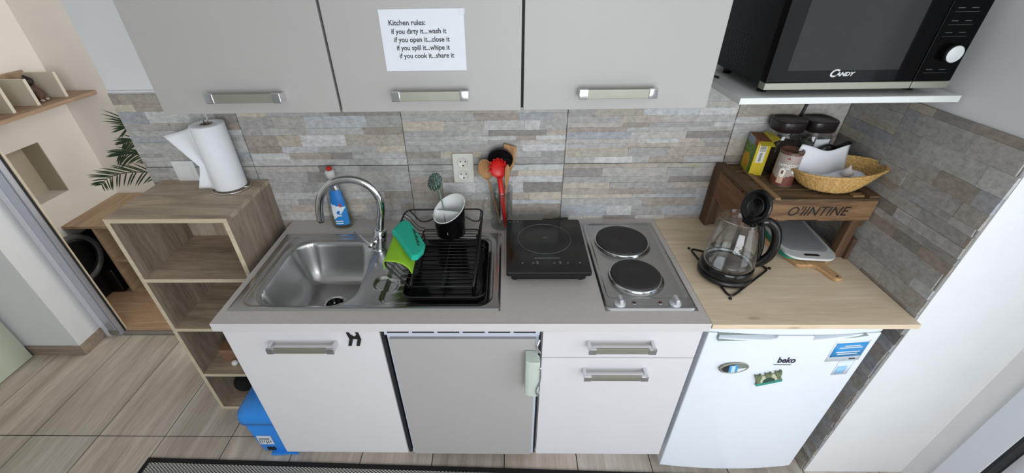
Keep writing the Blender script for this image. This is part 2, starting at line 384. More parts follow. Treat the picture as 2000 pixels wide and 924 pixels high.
# floor: wood look tiles laid in straight rows
random.seed(3)
mb = MB(); g = .0021
x = -1.2635
while x > -2: x -= .3065
while x < 2.9:
    y = -.4475-.6075*5
    while y < .1:
        y1 = min(y+.6075, .158)
        f = random.uniform(.9, 1.06); t = random.uniform(-.02, .02)
        mb.box(max(x, -1.9)+g, min(x+.3065, 2.62)-g, y+g, y1-g, -.006, 0, (f+t, f, f-t))
        y += .6075
    x += .3065
struct('floor', mb, FLOORM, fix=False)
struct('floor_bed', MB().box(-1.9, 2.62, -3.3, .16, -.03, -.0015), mat('dark_grout', (58,52,48), .9))
st = struct('trim_5', MB().box(-1.40, XL, .158, .19, -.02, .012), mat('grey_threshold', (132,126,120), .5))
# side room seen through the opening on the left
sf = struct('floor_side_room', MB().box(-1.9, .4, .19, 1.1, -.02, .022).box(-1.4, XL, .182, .19, .0, .03), LAMIN)
mb = MB().box(-1.88, -1.68, .175, .48, 0, 2.5).box(-1.88, -1.68, .66, 1.1, 0, 2.5).box(-1.88, -1.68, .48, .66, 0, .68).box(-1.88, -1.68, .48, .66, .975, 2.5).box(-1.88, -1.80, .48, .66, .68, .975)
wsl = struct('wall_side_room_left', mb, BEIGE)
MB().box(-1.80, -1.796, .48, .66, .68, .975).box(-1.80, -1.681, .656, .66, .68, .975).build('alcove_lining', mat('alcove_khaki', (186,176,156), .8, .02), wsl)  # darker khaki tone on the alcove's back and far side
struct('wall_side_room_back', MB().box(-1.68, .4, .92, 1.1, 0, 2.5), BEIGE)
struct('wall_side_room_right', MB().box(.3, .4, .13, .92, 0, 2.5), BEIGE)
wn2 = struct('added_window', MB().box(.285, .30, .22, .26, .75, 2.15).box(.285, .30, .78, .82, .75, 2.15).box(.285, .30, .26, .78, .75, .79).box(.285, .30, .26, .78, 2.11, 2.15), TRIMW)  # unseen window frame, added to go with the side room fill lamp
MB().box(.292, .296, .26, .78, .79, 2.11).build('pane', GLASS, wn2)
struct('ceiling', MB().box(-1.9, 2.62, -3.3, 1.1, 2.5, 2.6), CEIL)

# ============================================================ BASE UNITS
ZT = .87
def bar_handle(parent, x0, x1, z0, z1, yf, ydoor, name='handle', th=.012):
    """square bracket handle: two chrome posts joined by a flat satin bar"""
    zc = (z0+z1)/2
    h = MB().box(x0+.022, x1-.022, yf, yf+.007, z0, z1).build(name, SATIN, parent, bevel=.0012)
    for a in (x0, x1-.024):
        MB().box(a, a+.024, yf-.002, yf+.008, z0-.001, z1+.001).box(a+(.0 if a == x0 else .014), a+(.010 if a == x0 else .024), yf+.006, ydoor, z0+.002, z1-.002).build('bracket', CHROME, h, bevel=.002)
    return h
YD = -.586   # plane of the base unit fronts
sc = thing('sink_cabinet', 'pale grey kitchen base cabinet with one door under the sink', 'cabinet', (.25, -.3, 0), group=None)
MB().box(.010, .026, -.568, -.01, .14, .83).box(.485, .500, -.568, -.01, .14, .83).box(.026, .485, -.568, -.01, .14, .156).box(.026, .485, -.03, -.01, .156, .83).box(.026, .485, -.568, -.49, .814, .83).build('body', PALEDOOR, sc)
MB().box(.03, .49, -.5, -.485, .0, .139).build('plinth', PALEDOOR, sc)
dr = MB().box(.008, .500, YD, -.569, .130, .834).build('door', PALEDOOR, sc, bevel=.0015)
bar_handle(dr, .150, .362, .760, .782, -.624, YD)
dc = thing('drawer_cabinet', 'pale grey base cabinet with a shallow drawer above a deep front', 'cabinet', (1.25, -.3, 0))
MB().box(1.006, 1.022, -.568, -.01, .14, .83).box(1.476, 1.492, -.568, -.01, .14, .83).box(1.022, 1.476, -.568, -.01, .14, .156).box(1.022, 1.476, -.03, -.01, .156, .83).build('body', PALEDOOR, dc)
MB().box(1.01, 1.49, -.5, -.485, .0, .139).build('plinth', PALEDOOR, dc)
d1 = MB().box(1.008, 1.494, YD, -.569, .700, .834).build('drawer', PALEDOOR, dc, bevel=.0015)
bar_handle(d1, 1.146, 1.352, .760, .782, -.624, YD)
d2 = MB().box(1.008, 1.494, YD, -.569, .130, .697).build('deep_drawer', PALEDOOR, dc, bevel=.0015)
bar_handle(d2, 1.144, 1.350, .632, .654, -.624, YD)
# built in fridge
bf = thing('built_in_fridge', 'grey fronted built-in fridge between the sink cabinet and the drawers', 'fridge', (.755, -.3, 0))
MB().box(.51, 1.0, -.56, -.05, .122, .832).build('body', DGAP, bf)
MB().box(.53, .98, -.45, -.05, .0005, .122).build('plinth', DGAP, bf)
MB().box(.5015, .5135, -.579, -.560, .125, .832).build('side_gap_shade', DGAP, bf)  # dark strips either side, coloured as the shade between the units
MB().box(.9985, 1.0045, -.579, -.560, .125, .832).build('side_gap_shade', DGAP, bf)
FRM = mat('fridge_frame', (196,202,216), .4, .01)
mb = MB().box(.519, .998, -.578, -.560, .793, .824)
mb.box(.519, .526, -.578, -.560, .125, .793).box(.990, .997, -.578, -.560, .125, .793).box(.519, .997, -.578, -.56, .118, .126)
MB().box(.519, .997, -.576, -.560, .118, .793).build('inner_frame', FRM, bf)
gr = MB().box(.513, .999, -.580, -.562, .797, .832).build('vent_grille', FRM, bf, bevel=.001)
for i in range(6):
    a = .523+i*.079
    MB().box(a, a+.068, -.5812, -.5795, .807, .8135).build('slot', DGAP, gr)
FD = mat('grey_fridge_panel', (170,167,165), .45, .01, 6)
dp = MB().box(.528, .988, -.588, -.576, .128, .787).build('door_panel', FD, bf, bevel=.001)
HG = mat('greenish_white_plastic', (196,206,196), .35, .01)
h = MB().prism([(.954,-.588),(.954,-.632),(.968,-.640),(.999,-.640),(.999,-.612),(.985,-.588)], 'Z', .572, .738).build('door_handle', HG, dp, bevel=.003)
MB().tube(spline([(.998,-.592,.79),(.990,-.603,.765),(.999,-.600,.74)], 6), .004).tube(spline([(1.0,-.642,.72),(1.001,-.643,.66),(.990,-.644,.61),(.995,-.644,.585),(1.0,-.643,.60)], 6), .0025).build('latch', CHROME, h)
# worktop
wt = thing('worktop', 'grey laminate worktop holding the steel sink and the hotplates', 'worktop', (.75, -.3, .83))
SX0, SX1, SY0, SY1 = .019, .877, -.549, -.115
hb = (.06, .84, -.535, -.13); hh = (1.22, 1.465, -.53, -.06)
mb = MB()
xs = [0, hb[0], hb[1], hh[0], hh[1], 1.5]
mb.box(0, 1.5, -.603, hb[2], .838, ZT)
mb.box(0, 1.5, hb[3], -.009, .838, ZT)
mb.box(0, hb[0], hb[2], hb[3], .838, ZT).box(hb[1], hh[0], hb[2], hb[3], .838, ZT).box(hh[1], 1.5, hb[2], hb[3], .838, ZT).box(hh[0], hh[1], hb[2], hb[3], .838, ZT)
EDGEW = mat('worktop_edge', (206,202,204), .35, .01)
mb.build('top', TOPGREY, wt)
MB().box(-.0015, 1.5, -.6045, -.603, .838, ZT+.0002).box(-.0015, 0, -.603, -.009, .838, ZT+.0002).build('edge_band', EDGEW, wt, bevel=.0006)
# wooden worktop over the white fridge
wp = MB().box(1.502, XR-.009, -.607, -.009, .851, .869).build('wooden_worktop', PINE, bevel=.0015)
tag(wp, 'pale pine board worktop laid over the white fridge', 'worktop')

# ============================================================ WALL UNITS
XC, WC, ZC, YC = -.056, .4987, 1.428, -.348
for i, lab in enumerate(['left hand grey wall cabinet above the paper towel roll', 'middle grey wall cabinet carrying the kitchen rules notice', 'right hand grey wall cabinet next to the microwave']):
    a = XC+i*WC; b = a+WC
    c = thing('wall_cabinet', lab, 'cabinet', ((a+b)/2, -.17, ZC), group='grey wall cabinets over the worktop')
    MB().box(a+.001, b-.001, YC+.020, -.001, ZC+.003, 2.02).build('body', DGAP if False else GREYDOOR, c)
    MB().box(a, b, YC+.0185, YC+.0200, ZC+.002, 2.02).build('gap_shade', DGAP, c)  # dark sheet behind the door, so the door gaps look shaded
    dd = MB().box(a+(.0035 if i else 0), b-(.0035 if i < 2 else 0), YC, YC+.018, ZC, 2.02).build('door', GREYDOOR, c, bevel=.0012)
    hx = (.095, .595, 1.089)[i]
    bar_handle(dd, hx, hx+.205, 1.4645, 1.4885, YC-.03, YC)

# ============================================================ SINK AND TAP
def printmat(name, rough=.45):
    m, nt, b = newmat(name); setp(b, rough=rough)
    at = nt.nodes.new('ShaderNodeAttribute'); at.attribute_name = 'Col'; nt.links.new(at.outputs['Color'], b.inputs['Base Color']); return m
PRINT = printmat('printed_surface')
def sm(t): t = max(0, min(1, t)); return t*t*(3-2*t)
def sdr(x, y, x0, x1, y0, y1, r):
    cx, cy = (x0+x1)/2, (y0+y1)/2; qx = abs(x-cx)-(x1-x0)/2+r; qy = abs(y-cy)-(y1-y0)/2+r
    return math.hypot(max(qx, 0), max(qy, 0))+min(max(qx, qy), 0)-r
def sinkz(x, y):
    z = .0045
    e = sdr(x, y, SX0, SX1, SY0, SY1, .012); z -= .0043*sm(1-(-e)/.007)
    # shallow pressed border round the whole plate
    z -= .0035*sm((-sdr(x, y, .045, .855, -.533, -.135, .05))/.008)
    # bowl
    db = -sdr(x, y, .082, .405, -.522, -.168, .085)
    z -= .004*sm((db+.016)/.012)
    z -= .150*(1-(1-min(1, db/.085))**2.6) if db > 0 else 0
    # drainer: a deep panel with ribs, stepped at its right end
    dd = -sdr(x, y, .485, .842, -.520, -.150, .03)
    z -= .006*sm(dd/.008)
    dd2 = -sdr(x, y, .492, .826, -.508, -.163, .03); z -= .004*sm(dd2/.006)
    if dd2 > .02: z += .0022*sm((dd2-.02)/.02)*(.5+.5*math.cos((y+.33)*2*PI/.032))
    # overflow recess beside the tap bridge
    z -= .010*sm(-sdr(x, y, .445, .535, -.455, -.375, .035)/.014)
    return z
sk = thing('kitchen_sink', 'stainless steel inset sink with one bowl and a drainer', 'sink', (.448, -.332, ZT))
NX, NY = 240, 128
plate = MB().grid(lambda u, v: (SX0+(SX1-SX0)*u, SY0+(SY1-SY0)*v, ZT+sinkz(SX0+(SX1-SX0)*u, SY0+(SY1-SY0)*v)), NX, NY).build('basin', STEEL, sk)
zd = ZT+sinkz(.258, -.352)
dn_ = MB().lathe([(.044,.0015),(.039,.005),(.034,.003),(.031,-.0),(.002,-.0)], (.258,-.352,zd), 32).build('drain', CHROME, sk)
mb = MB()
for k in range(6):
    a = k*PI/3; mb.cyl((.258+.018*math.cos(a), -.352+.018*math.sin(a), zd+.0005), (.258+.018*math.cos(a), -.352+.018*math.sin(a), zd+.0022), .0078, n=12)
mb.build('drain_holes', DGAP, dn_)
MB().cyl((.258,-.352,zd),(.258,-.352,zd+.006), .006, .004, 12).build('drain_screw', CHROME, dn_)
mb = MB()
for i in range(2):
    zz = ZT+sinkz(.49, -.40)+.0012
    mb.box(.468, .492, -.402-.012*i, -.398-.012*i, zz-.001, zz+.0004)
mb.build('overflow_slots', DGAP, sk)

tp = thing('kitchen_tap', 'tall chrome gooseneck mixer tap behind the sink bowl', 'tap', (.418, -.212, ZT))
MB().cyl((.418,-.212,.868),(.4185,-.212,.874), .028, .027, 32).build('base_ring', CHROME, tp)
MB().tube([(.4185,-.212,.873),(.420,-.212,.885),(.428,-.212,.925),(.433,-.212,.950),(.435,-.212,.958)], [.0255,.0255,.0255,.0245,.018], 28).build('body', CHROME, tp)
MB().tube(spline([(.433,-.212,.950),(.443,-.212,1.0),(.452,-.212,1.045),(.449,-.212,1.095),(.420,-.212,1.138),(.365,-.212,1.158),(.300,-.212,1.145),(.252,-.212,1.100),(.231,-.212,1.045),(.224,-.212,.995)], 8), .0142, 20).build('spout', CHROME, tp)
MB().tube([(.224,-.212,.996),(.2235,-.212,.988)], .0105, 16).build('aerator', DGAP, tp)
lv = MB().tube([(.412,-.235,.915),(.400,-.262,.915)], [.012,.010], 16).tube([(.401,-.256,.915),(.368,-.226,.925),(.330,-.200,.936)], [.005,.0045,.0035], 10).build('lever', CHROME, tp)

# ============================================================ SOAP BOTTLE
sb = thing('washing_up_bottle', 'clear washing-up liquid bottle with blue label and red cap', 'bottle', (.222, -.055, ZT))
bc = (.228, -.055, ZT)
bp_ = [(.0,.001),(.036,.001),(.043,.008),(.044,.02),(.042,.09),(.038,.13),(.030,.165),(.022,.195),(.017,.212),(.0145,.222),(.0145,.228)]
MB().lathe(bp_, bc, 36, 1.0, .62).build('body', PLASTIC, sb)
LIQ = glassmat('washing_up_liquid', (.93,.95,.86), .02, 1.1)
MB().lathe([(0,.003),(.034,.003),(.040,.009),(.041,.02),(.0395,.055),(0,.055)], bc, 36, 1.0, .60).build('liquid', clearmat('pale_liquid', (.90,.92,.80), .2), sb)
def rad(z):
    for (r0, z0), (r1, z1) in zip(bp_, bp_[1:]):
        if z0 <= z <= z1: return r0+(r1-r0)*(z-z0)/(z1-z0) if z1 > z0 else r1
    return .04
mb = MB(); nu, nv = 22, 30
def lp(u, v, off=.0008):
    z = .022+.15*v; a = math.radians(-122+88*u+6*v); r = rad(z)+off; return Vector((bc[0]+r*math.cos(a), bc[1]+r*.62*math.sin(a)-.0004, bc[2]+z))
for i in range(nu):
    for j in range(nv):
        u, v = (i+.5)/nu, (j+.5)/nv
        wv = .5+.10*math.sin(u*3.2)
        if (u-.62)**2*.5+(v-.58)**2 < .0035: c = (190,30,40)
        elif (u-.42)**2*.5+(v-.38)**2 < .0042: c = (15,110,190)
        elif (u-.42)**2*.5+(v-.38)**2 < .0075: c = (225,235,242)
        elif v > .62-.12*u+.1*(u-.5)**2: c = (25,120,200)
        elif v < .42*u+.12: c = (35,130,205) if not (abs(math.sin(v*40)) > .9 and u < .6) else (220,232,240)
        else: c = (222,230,238)
        if u < .06+.3*max(0, .3-v): c = None
        if c is None: continue
        mb.add([lp(i/nu, j/nv), lp((i+1)/nu, j/nv), lp((i+1)/nu, (j+1)/nv), lp(i/nu, (j+1)/nv)], [(0,1,2,3)], lin(c), 0, True)
o = mb.build('label', PRINT, sb, fix=False); o['label'] = 'blue and white printed label'
cp = MB().lathe([(0,.222),(.0175,.222),(.0175,.246),(.0145,.250),(0,.250)], bc, 24).build('cap', WHITEP, sb)
RED = mat('red_plastic', (206,30,24), .35)
mb = MB()
for k in range(5):
    a = 2*PI*k/5+.3; mb.sphere((bc[0]+.006*math.cos(a), bc[1]+.006*math.sin(a), bc[2]+.256), .0055, 10)
mb.lathe([(0,.25),(.009,.25),(.010,.262),(0,.264)], bc, 14)
o = mb.build('nozzle', RED, cp); o['label'] = 'red star-shaped nozzle'

# ============================================================ DISH RACK
rk = thing('dish_rack', 'black wire dish rack standing on the sink drainer', 'dish rack', (.69, -.29, .87))
zb_, zr = .905, .972
L0, R0 = .508, .806
mb = MB()
rim = [(.586,-.475,zb_),(.508,-.446,zr),(L0,-.125,zr),(.522,-.102,zr),(.792,-.100,zr),(R0,-.118,zr),(R0,-.325,zr),(.800,-.40,.93),(.790,-.475,zb_)]
mb.tube(polyround(rim, .02, 4), .0032, 8)
mb.tube(polyround([(.586,-.475,zb_),(.578,-.14,zb_),(.790,-.14,zb_),(.790,-.475,zb_)], .012, 3), .0028, 8)
mb.tube([(.586,-.475,zb_),(.790,-.475,zb_)], .0028, 8)
mb.tube(polyround([(.522,-.104,zr),(.560,-.112,.925),(.590,-.114,.925),(.628,-.112,.948),(.735,-.112,.948),(.770,-.114,.925),(.793,-.112,.925),(.800,-.104,zr)], .01, 3), .0026, 8)
mb.build('frame', BLACKM, rk)
mb = MB()
for k in range(17):
    y = -.455+k*.0188
    mb.tube([(.580,y,zb_+.001),(.790,y,zb_+.001)], .0016, 6)
mb.tube([(.69,-.475,zb_-.002),(.69,-.14,zb_-.002)], .0022, 6)
mb.build('base_wires', BLACKM, rk)
mb = MB(); mb2 = MB()
for k in range(15):
    y = -.430+k*.0215
    mb.tube(spline([(L0,y,zr),(.528,y,.955),(.545,y-.003,.930),(.562,y-.004,.912),(.580,y,zb_)], 3), .0018, 6)
    if y > -.33: mb2.tube(spline([(R0,y,zr),(.800,y,.945),(.795,y,.92),(.790,y,zb_)], 3), .0018, 6)
mb.build('side_wires', BLACKM, rk); mb2.build('side_wires', BLACKM, rk)
for x in (.585,.785):
    for y in (-.445,-.18): MB().cyl((x,y,.8665),(x,y,zb_), .0035, n=8).build('foot', BLACKM, rk)
# drip tray
tr = thing('drip_tray', 'black plastic drip tray lying under the wire dish rack', 'tray', (.695,-.35,.866))
mb = MB()
def ring(z, e, r): return [Vector((x, y, z)) for x, y in rrect(.562+e, .832-e, -.510+e, -.185-e, r, 6)]
levels = [(.8668,.012,.03),(.872,.006,.034),(.889,.0,.036),(.891,.002,.034),(.889,.005,.032),(.874,.011,.028),(.871,.020,.02)]
n = 28; V = []; F = []
for z, e, r in levels: V += ring(z, e, r)
for i in range(len(levels)-1):
    for j in range(n): F.append((i*n+j, i*n+(j+1)%n, (i+1)*n+(j+1)%n, (i+1)*n+j))
F.append(tuple(range(n-1,-1,-1))); F.append(tuple((len(levels)-1)*n+j for j in range(n)))
mb.add(V, F, None, 0, False); mb.build('tray', BLACKG, tr)
mb = MB()
for k in range(11): mb.box(.59, .80, -.475+k*.026, -.470+k*.026, .871, .873)
mb.build('ribs', BLACKG, tr)
# cutlery holder
ch = thing('cutlery_holder', 'black oval cutlery holder with white slanted rim in the dish rack', 'cutlery holder', (.686,-.165,.908))
cx, cy = .686, -.168
def rimz(x, y): return 1.014+(x-.682)*.42+(y+.165)*.55
def hold(mb, sc_, z0, top=0.0, nl=8):
    return mb.grid(lambda u, v: (lambda a, k: (lambda x, y: (x, y, z0+(rimz(x, y)+top-z0)*v))(cx+.060*sc_*k*math.cos(a), cy+.052*sc_*k*math.sin(a)))(2*PI*u, .90+.10*v), 48, nl)
mb = hold(MB(), 1.0, .908)
mb.add([(cx+.060*.9*math.cos(2*PI*k/48), cy+.052*.9*math.sin(2*PI*k/48), .908) for k in range(48)], [tuple(range(48))])
mb.build('body', BLACKG, ch)
lin_ = hold(MB(), .955, .93, .001)
lin_.add([(cx+.060*.86*math.cos(2*PI*k/48), cy+.052*.86*math.sin(2*PI*k/48), .93) for k in range(48)], [tuple(range(48))])
ln = lin_.build('liner', WHITEP, ch); ln['label'] = 'white plastic liner'
mb = MB().grid(lambda u, v: (lambda a, s_: (lambda x, y: (x, y, rimz(x, y)+.0015))(cx+.060*s_*math.cos(a), cy+.052*s_*math.sin(a)))(2*PI*u, .95+.06*v), 48, 2)
mb.build('rim', WHITEP, ch, solid=.002)
mb = MB()
for (xa, ya, xb, yb) in ((cx-.050, cy+.022, cx+.047, cy-.024), (cx-.047, cy-.024, cx-.004, cy-.048)):
    k = 10; t = Vector((xb-xa, yb-ya, 0)).normalized(); nn = Vector((-t.y, t.x, 0))*.001
    V = []
    for i in range(k+1):
        p = Vector((xa+(xb-xa)*i/k, ya+(yb-ya)*i/k, 0)); zt_ = rimz(p.x, p.y)-.008
        V += [Vector((p.x-nn.x, p.y-nn.y, .93)), Vector((p.x+nn.x, p.y+nn.y, .93)), Vector((p.x+nn.x, p.y+nn.y, zt_)), Vector((p.x-nn.x, p.y-nn.y, zt_))]
    F = [(0,1,2,3), (4*k,4*k+3,4*k+2,4*k+1)]
    for i in range(k):
        for j in range(4): F.append((4*i+j, 4*i+(j+1)%4, 4*i+4+(j+1)%4, 4*i+4+j))
    mb.add(V, F)
mb.build('dividers', WHITEP, ch)
# brush
br = thing('dish_brush', 'grey green dish brush sticking out of the cutlery holder', 'brush', (.655,-.150,.95))
GREYG = mat('grey_green_plastic', (112,140,128), .4)
DGREEN = mat('dark_green_bristles', (30,66,54), .6)
MB().tube([(.668,-.160,.94),(.664,-.155,1.01),(.655,-.148,1.07),(.650,-.146,1.092)], [.0045,.0045,.004,.006], 10, flat=.6).build('handle', GREYG, br)
Mh = plane_M((.643,-.150,1.116), (1,0,-.25), (.25,.3,1))
head = MB().prism([(-.010,-.030),(.010,-.030),(.024,-.008),(.022,.018),(.004,.032),(-.016,.024),(-.024,.002),(-.020,-.018)], 'Z', -.004, .003, M=Mh).build('head', GREYG, br, bevel=.002)
mb = MB(); random.seed(5)
for i in range(9):
    for j in range(11):
        x, y = -.02+.005*i, -.026+.0053*j
        if sdr(x, y, -.021, .021, -.027, .029, .014) < 0:
            mb.tube([Mh @ Vector((x, y, .003)), Mh @ Vector((x*1.15+random.uniform(-.002,.002), y*1.15+random.uniform(-.002,.002), .019))], .0014, 5)
mb.build('bristles', DGREEN, head)
sp_ = MB().tube([(.634,-.176,.94),(.629,-.178,.985),(.626,-.180,1.003)], [.003,.004,.006], 10, flat=.35).build('steel_spoon', SATIN)
tag(sp_, 'steel spoon handle at the left edge of the cutlery holder', 'spoon')
# cloth and sponge
LIME = mat('lime_microfibre', (146,196,46), .95, .06, 220, .6)
pr = spline([(.499,0,.938),(.4985,0,.965),(.506,0,.980),(.520,0,.984),(.545,0,.979),(.566,0,.960),(.580,0,.930)], 4)
cl = MB().grid(lambda u, v: (lambda p: (p.x+.010*u*(1 if p.x > .52 else 0)+.004*math.sin(v*9), -.243-.190*u-.012*v*u, p.z-.006*u*math.sin(v*PI)))(pr[min(int(v*(len(pr)-1)+.5), len(pr)-1)]), 14, len(pr)-1).build('cleaning_cloth', LIME, solid=.004, sub=1)
tag(cl, 'lime green cloth folded over the left rim of the dish rack', 'cloth')
TEAL = mat('teal_sponge', (34,178,150), .9, .08, 160, .6)
pol = [(.514,-.222),(.524,-.200),(.545,-.196),(.566,-.222),(.610,-.290),(.632,-.330),(.632,-.362),(.618,-.400),(.598,-.408),(.575,-.375),(.553,-.345),(.524,-.300),(.500,-.275)]
Ms = Matrix.Translation((.562,-.328,.979)) @ Matrix.Rotation(math.radians(13), 4, 'Y') @ Matrix.Scale(.93, 4)
spg = thing('scouring_sponge', 'teal wavy sponge leaning on the lime cloth', 'sponge', (.565,-.3,.96))
MB().prism([(x-.565, y+.3) for x, y in pol], 'Z', -.002, .024, M=Ms).build('foam', TEAL, spg, bevel=.006, seg=3)
mb = MB()
for k in range(7): 
    q = k/6; mb.box(-.003, .003+.004*(k%2), -.007, .006, .0242, .0246, M=Ms @ Matrix.Translation((.010+.032*q, .045-.085*q, 0)) @ Matrix.Rotation(.9, 4, 'Z'))
mb.build('print', DGREEN, spg)

# ============================================================ COOKERS
ic = thing('portable_induction_hob', 'flat black portable induction hob beside the sink', 'hob', (1.035,-.27,ZT))
MB().prism([(.896,-.434),(.896,-.120),(.904,-.112),(1.168,-.112),(1.176,-.120),(1.172,-.434),(1.164,-.438),(.903,-.438)], 'Z', .915, .930).build('glass_top', mat('black_ceramic_glass', (12,12,14), .14, .05), ic, bevel=.0015)
MB().prism([(.912,-.412),(.912,-.13),(1.16,-.13),(1.16,-.412)], 'Z', .880, .9155).build('body', BLACK, ic, bevel=.004)
for x in (.925,1.145):
    for y in (-.39,-.15): MB().cyl((x,y,.8702),(x,y,.881), .012, n=14).build('foot', BLACK, ic)
MARK = mat('grey_print', (120,120,124), .4)
mb = MB().tube([(1.033+.095*math.cos(2*PI*k/64), -.240+.095*math.sin(2*PI*k/64), .9301) for k in range(64)], .0007, 4, closed=True)
mb.box(1.028,1.045,-.236,-.234,.93,.9305)
mb.box(.99,1.075,-.3605,-.358,.93,.9304)
for x in (.95,.985,1.0,1.055,1.075,1.10,1.14): mb.cyl((x,-.385,.93),(x,-.385,.9304), .0035, n=10)
for x in (.908,.925,.94): mb.cyl((x,-.127,.93),(x,-.127,.9304), .0028, n=10)
for x in (.995,1.07): mb.box(x,x+.008,-.380,-.378,.93,.9304).box(x,x+.008,-.390,-.388,.93,.9304)
mb.build('markings', MARK, ic)
MB().tube(spline([(1.055,-.128,.90),(1.052,-.085,.905),(1.045,-.055,.895),(1.075,-.03,.878),(1.11,-.02,.8765),(1.15,-.016,.8765)], 6), .0045, 8).build('power_cable', BLACK, ic)

hb_ = thing('hotplate_hob', 'steel inset hob with two round cast iron hotplates', 'hob', (1.34,-.30,ZT))
hx0, hx1, hy0, hy1 = 1.199, 1.482, -.550, -.046
def hobz(x, y):
    z = .0065; e = -sdr(x, y, hx0, hx1, hy0, hy1, .02); z -= .0062*(1-sm(e/.007))
    e2 = -sdr(x, y, hx0+.014, hx1-.014, -.500, hy1-.012, .02); z -= .0045*sm(e2/.006)
    for (bx, by, br_) in ((1.328,-.190,.100),(1.327,-.395,.087)):
        q = math.hypot(x-bx, y-by); z += .004*sm((br_+.008-q)/.010)
    return z
MB().grid(lambda u, v: (hx0+(hx1-hx0)*u, hy0+(hy1-hy0)*v, ZT+hobz(hx0+(hx1-hx0)*u, hy0+(hy1-hy0)*v)), 110, 190).build('base_plate', STEEL, hb_)
for (bx, by, br_) in ((1.328,-.190,.094),(1.327,-.395,.081)):
    p = MB().lathe([(0,.020),(br_*.22,.020),(br_*.25,.0214),(br_*.93,.0214),(br_,.0195),(br_,.006)], (bx,by,ZT), 56).build('hotplate', IRON, hb_)
    MB().lathe([(br_+.0005,.015),(br_+.004,.0155),(br_+.0065,.012),(br_+.0075,.004)], (bx,by,ZT), 56).build('ring', CHROME, p)
KNOBM = mat('silver_plastic', (200,202,206), .3, .02, metal=.3)
for kx in (1.247, 1.417):
    k = MB().lathe([(0,.012),(.0165,.012),(.018,.008),(.018,.004)], (kx,-.525,ZT+.003), 24).build('knob', KNOBM, hb_)
    MB().prism([(-.018,.0),(.018,.0),(.014,.020),(-.014,.020)], 'X', -.0055, .0055, M=Matrix.Translation((kx,-.525,ZT+.012))@rz(.05)).build('grip', KNOBM, k, bevel=.002)
for kx in (1.292, 1.372):
    k = MB().lathe([(.0075,.0),(.0075,.003),(.005,.004)], (kx,-.522,ZT+.005), 18).build('indicator_light', SATIN, hb_)
    MB().lathe([(.005,.0042),(.0,.0058)], (kx,-.522,ZT+.005), 14).build('lens', mat('dark_red_lens', (70,12,12), .2), k)

# ============================================================ UTENSIL JUG
jg = thing('glass_jug', 'clear glass handled jug holding the cooking spoons', 'jug', (.877,-.062,ZT))
jc = (.877,-.058,ZT)
MB().lathe([(.0,.004),(.036,.004),(.039,.010),(.041,.09),(.0425,.170),(.0445,.170),(.0445,.166),(.043,.09),(.042,.006),(.040,.001),(0,.001)], jc, 40).build('body', GLASS, jg)
MB().tube(spline([(.838,-.062,.995),(.822,-.066,1.0),(.808,-.068,.985),(.806,-.068,.945),(.815,-.066,.915),(.836,-.062,.905)], 6), .005, 10).build('handle', GLASS, jg)
def spoon(name, label, cat, base, top, head, m, r=.0055, tilt=0, facing=(0,-1,.25), hm=None, thick=.004, bowl=False):
    t = thing(name, label, cat, base)
    MB().tube([base, tuple((Vector(base)+Vector(top))/2), top], [r*.8, r, r], 10, flat=.7).build('handle', m, t)
    y = (Vector(top)-Vector(base)).normalized(); z = Vector(facing); x = y.cross(z).normalized(); z = x.cross(y)
    Mx = Matrix((x, y, z)).transposed().to_4x4(); Mx.translation = top
    if bowl:
        L_, W_ = bowl
        mb = MB().grid(lambda u, v: Mx @ Vector((W_*math.cos(2*PI*u)*math.sin(v*PI/2), L_*.9+L_*math.sin(2*PI*u)*math.sin(v*PI/2), -.012*math.cos(v*PI/2))), 28, 8)
        hd = mb.build('head', hm or m, t, solid=thick)
    else:
        hd = MB().prism(head, 'Z', -thick/2, thick/2, M=Mx).build('head', hm or m, t, bevel=.0012)
    return t, Mx, hd
spoon('wooden_spoon', 'wooden spoon leaning left in the glass jug', 'spoon', (.872,-.060,.885), (.828,-.062,1.085), None, SPOONW, bowl=(.040,.026))
spoon('wooden_spatula', 'wide flat wooden spatula at the right back of the jug', 'spatula', (.885,-.045,.885), (.900,-.030,1.10), [(-.008,-.01),(.008,-.01),(.026,.025),(.030,.095),(-.018,.105),(-.022,.03)], SPOONW, thick=.006)
t, Mx, hd = spoon('pasta_server', 'red slotted pasta server in the glass jug', 'pasta server', (.893,-.082,.885), (.872,-.085,1.10), None, RED, r=.0145, bowl=(.038,.030))
mb = MB()
for i in range(7):
    a = PI*.12+PI*.76*i/6+.35; mb.tube([Mx @ Vector((.028*math.cos(a), .034+.036*math.sin(a), 0)), Mx @ Vector((.038*math.cos(a), .034+.050*math.sin(a), .018))], [.0045,.0025], 8)
mb.build('teeth', RED, hd)
spoon('black_ladle', 'black nylon ladle behind the red pasta server', 'ladle', (.870,-.040,.885), (.874,-.045,1.115), None, BLACK, bowl=(.042,.046), facing=(0,-.5,1))
spoon('slim_wooden_spoon', 'narrow light wooden spoon right of the red pasta server', 'spoon', (.885,-.085,.885), (.897,-.088,1.07), [(-.005,-.005),(.005,-.005),(.009,.03),(.008,.07),(0,.085),(-.008,.07),(-.009,.03)], SPOONW, thick=.005)

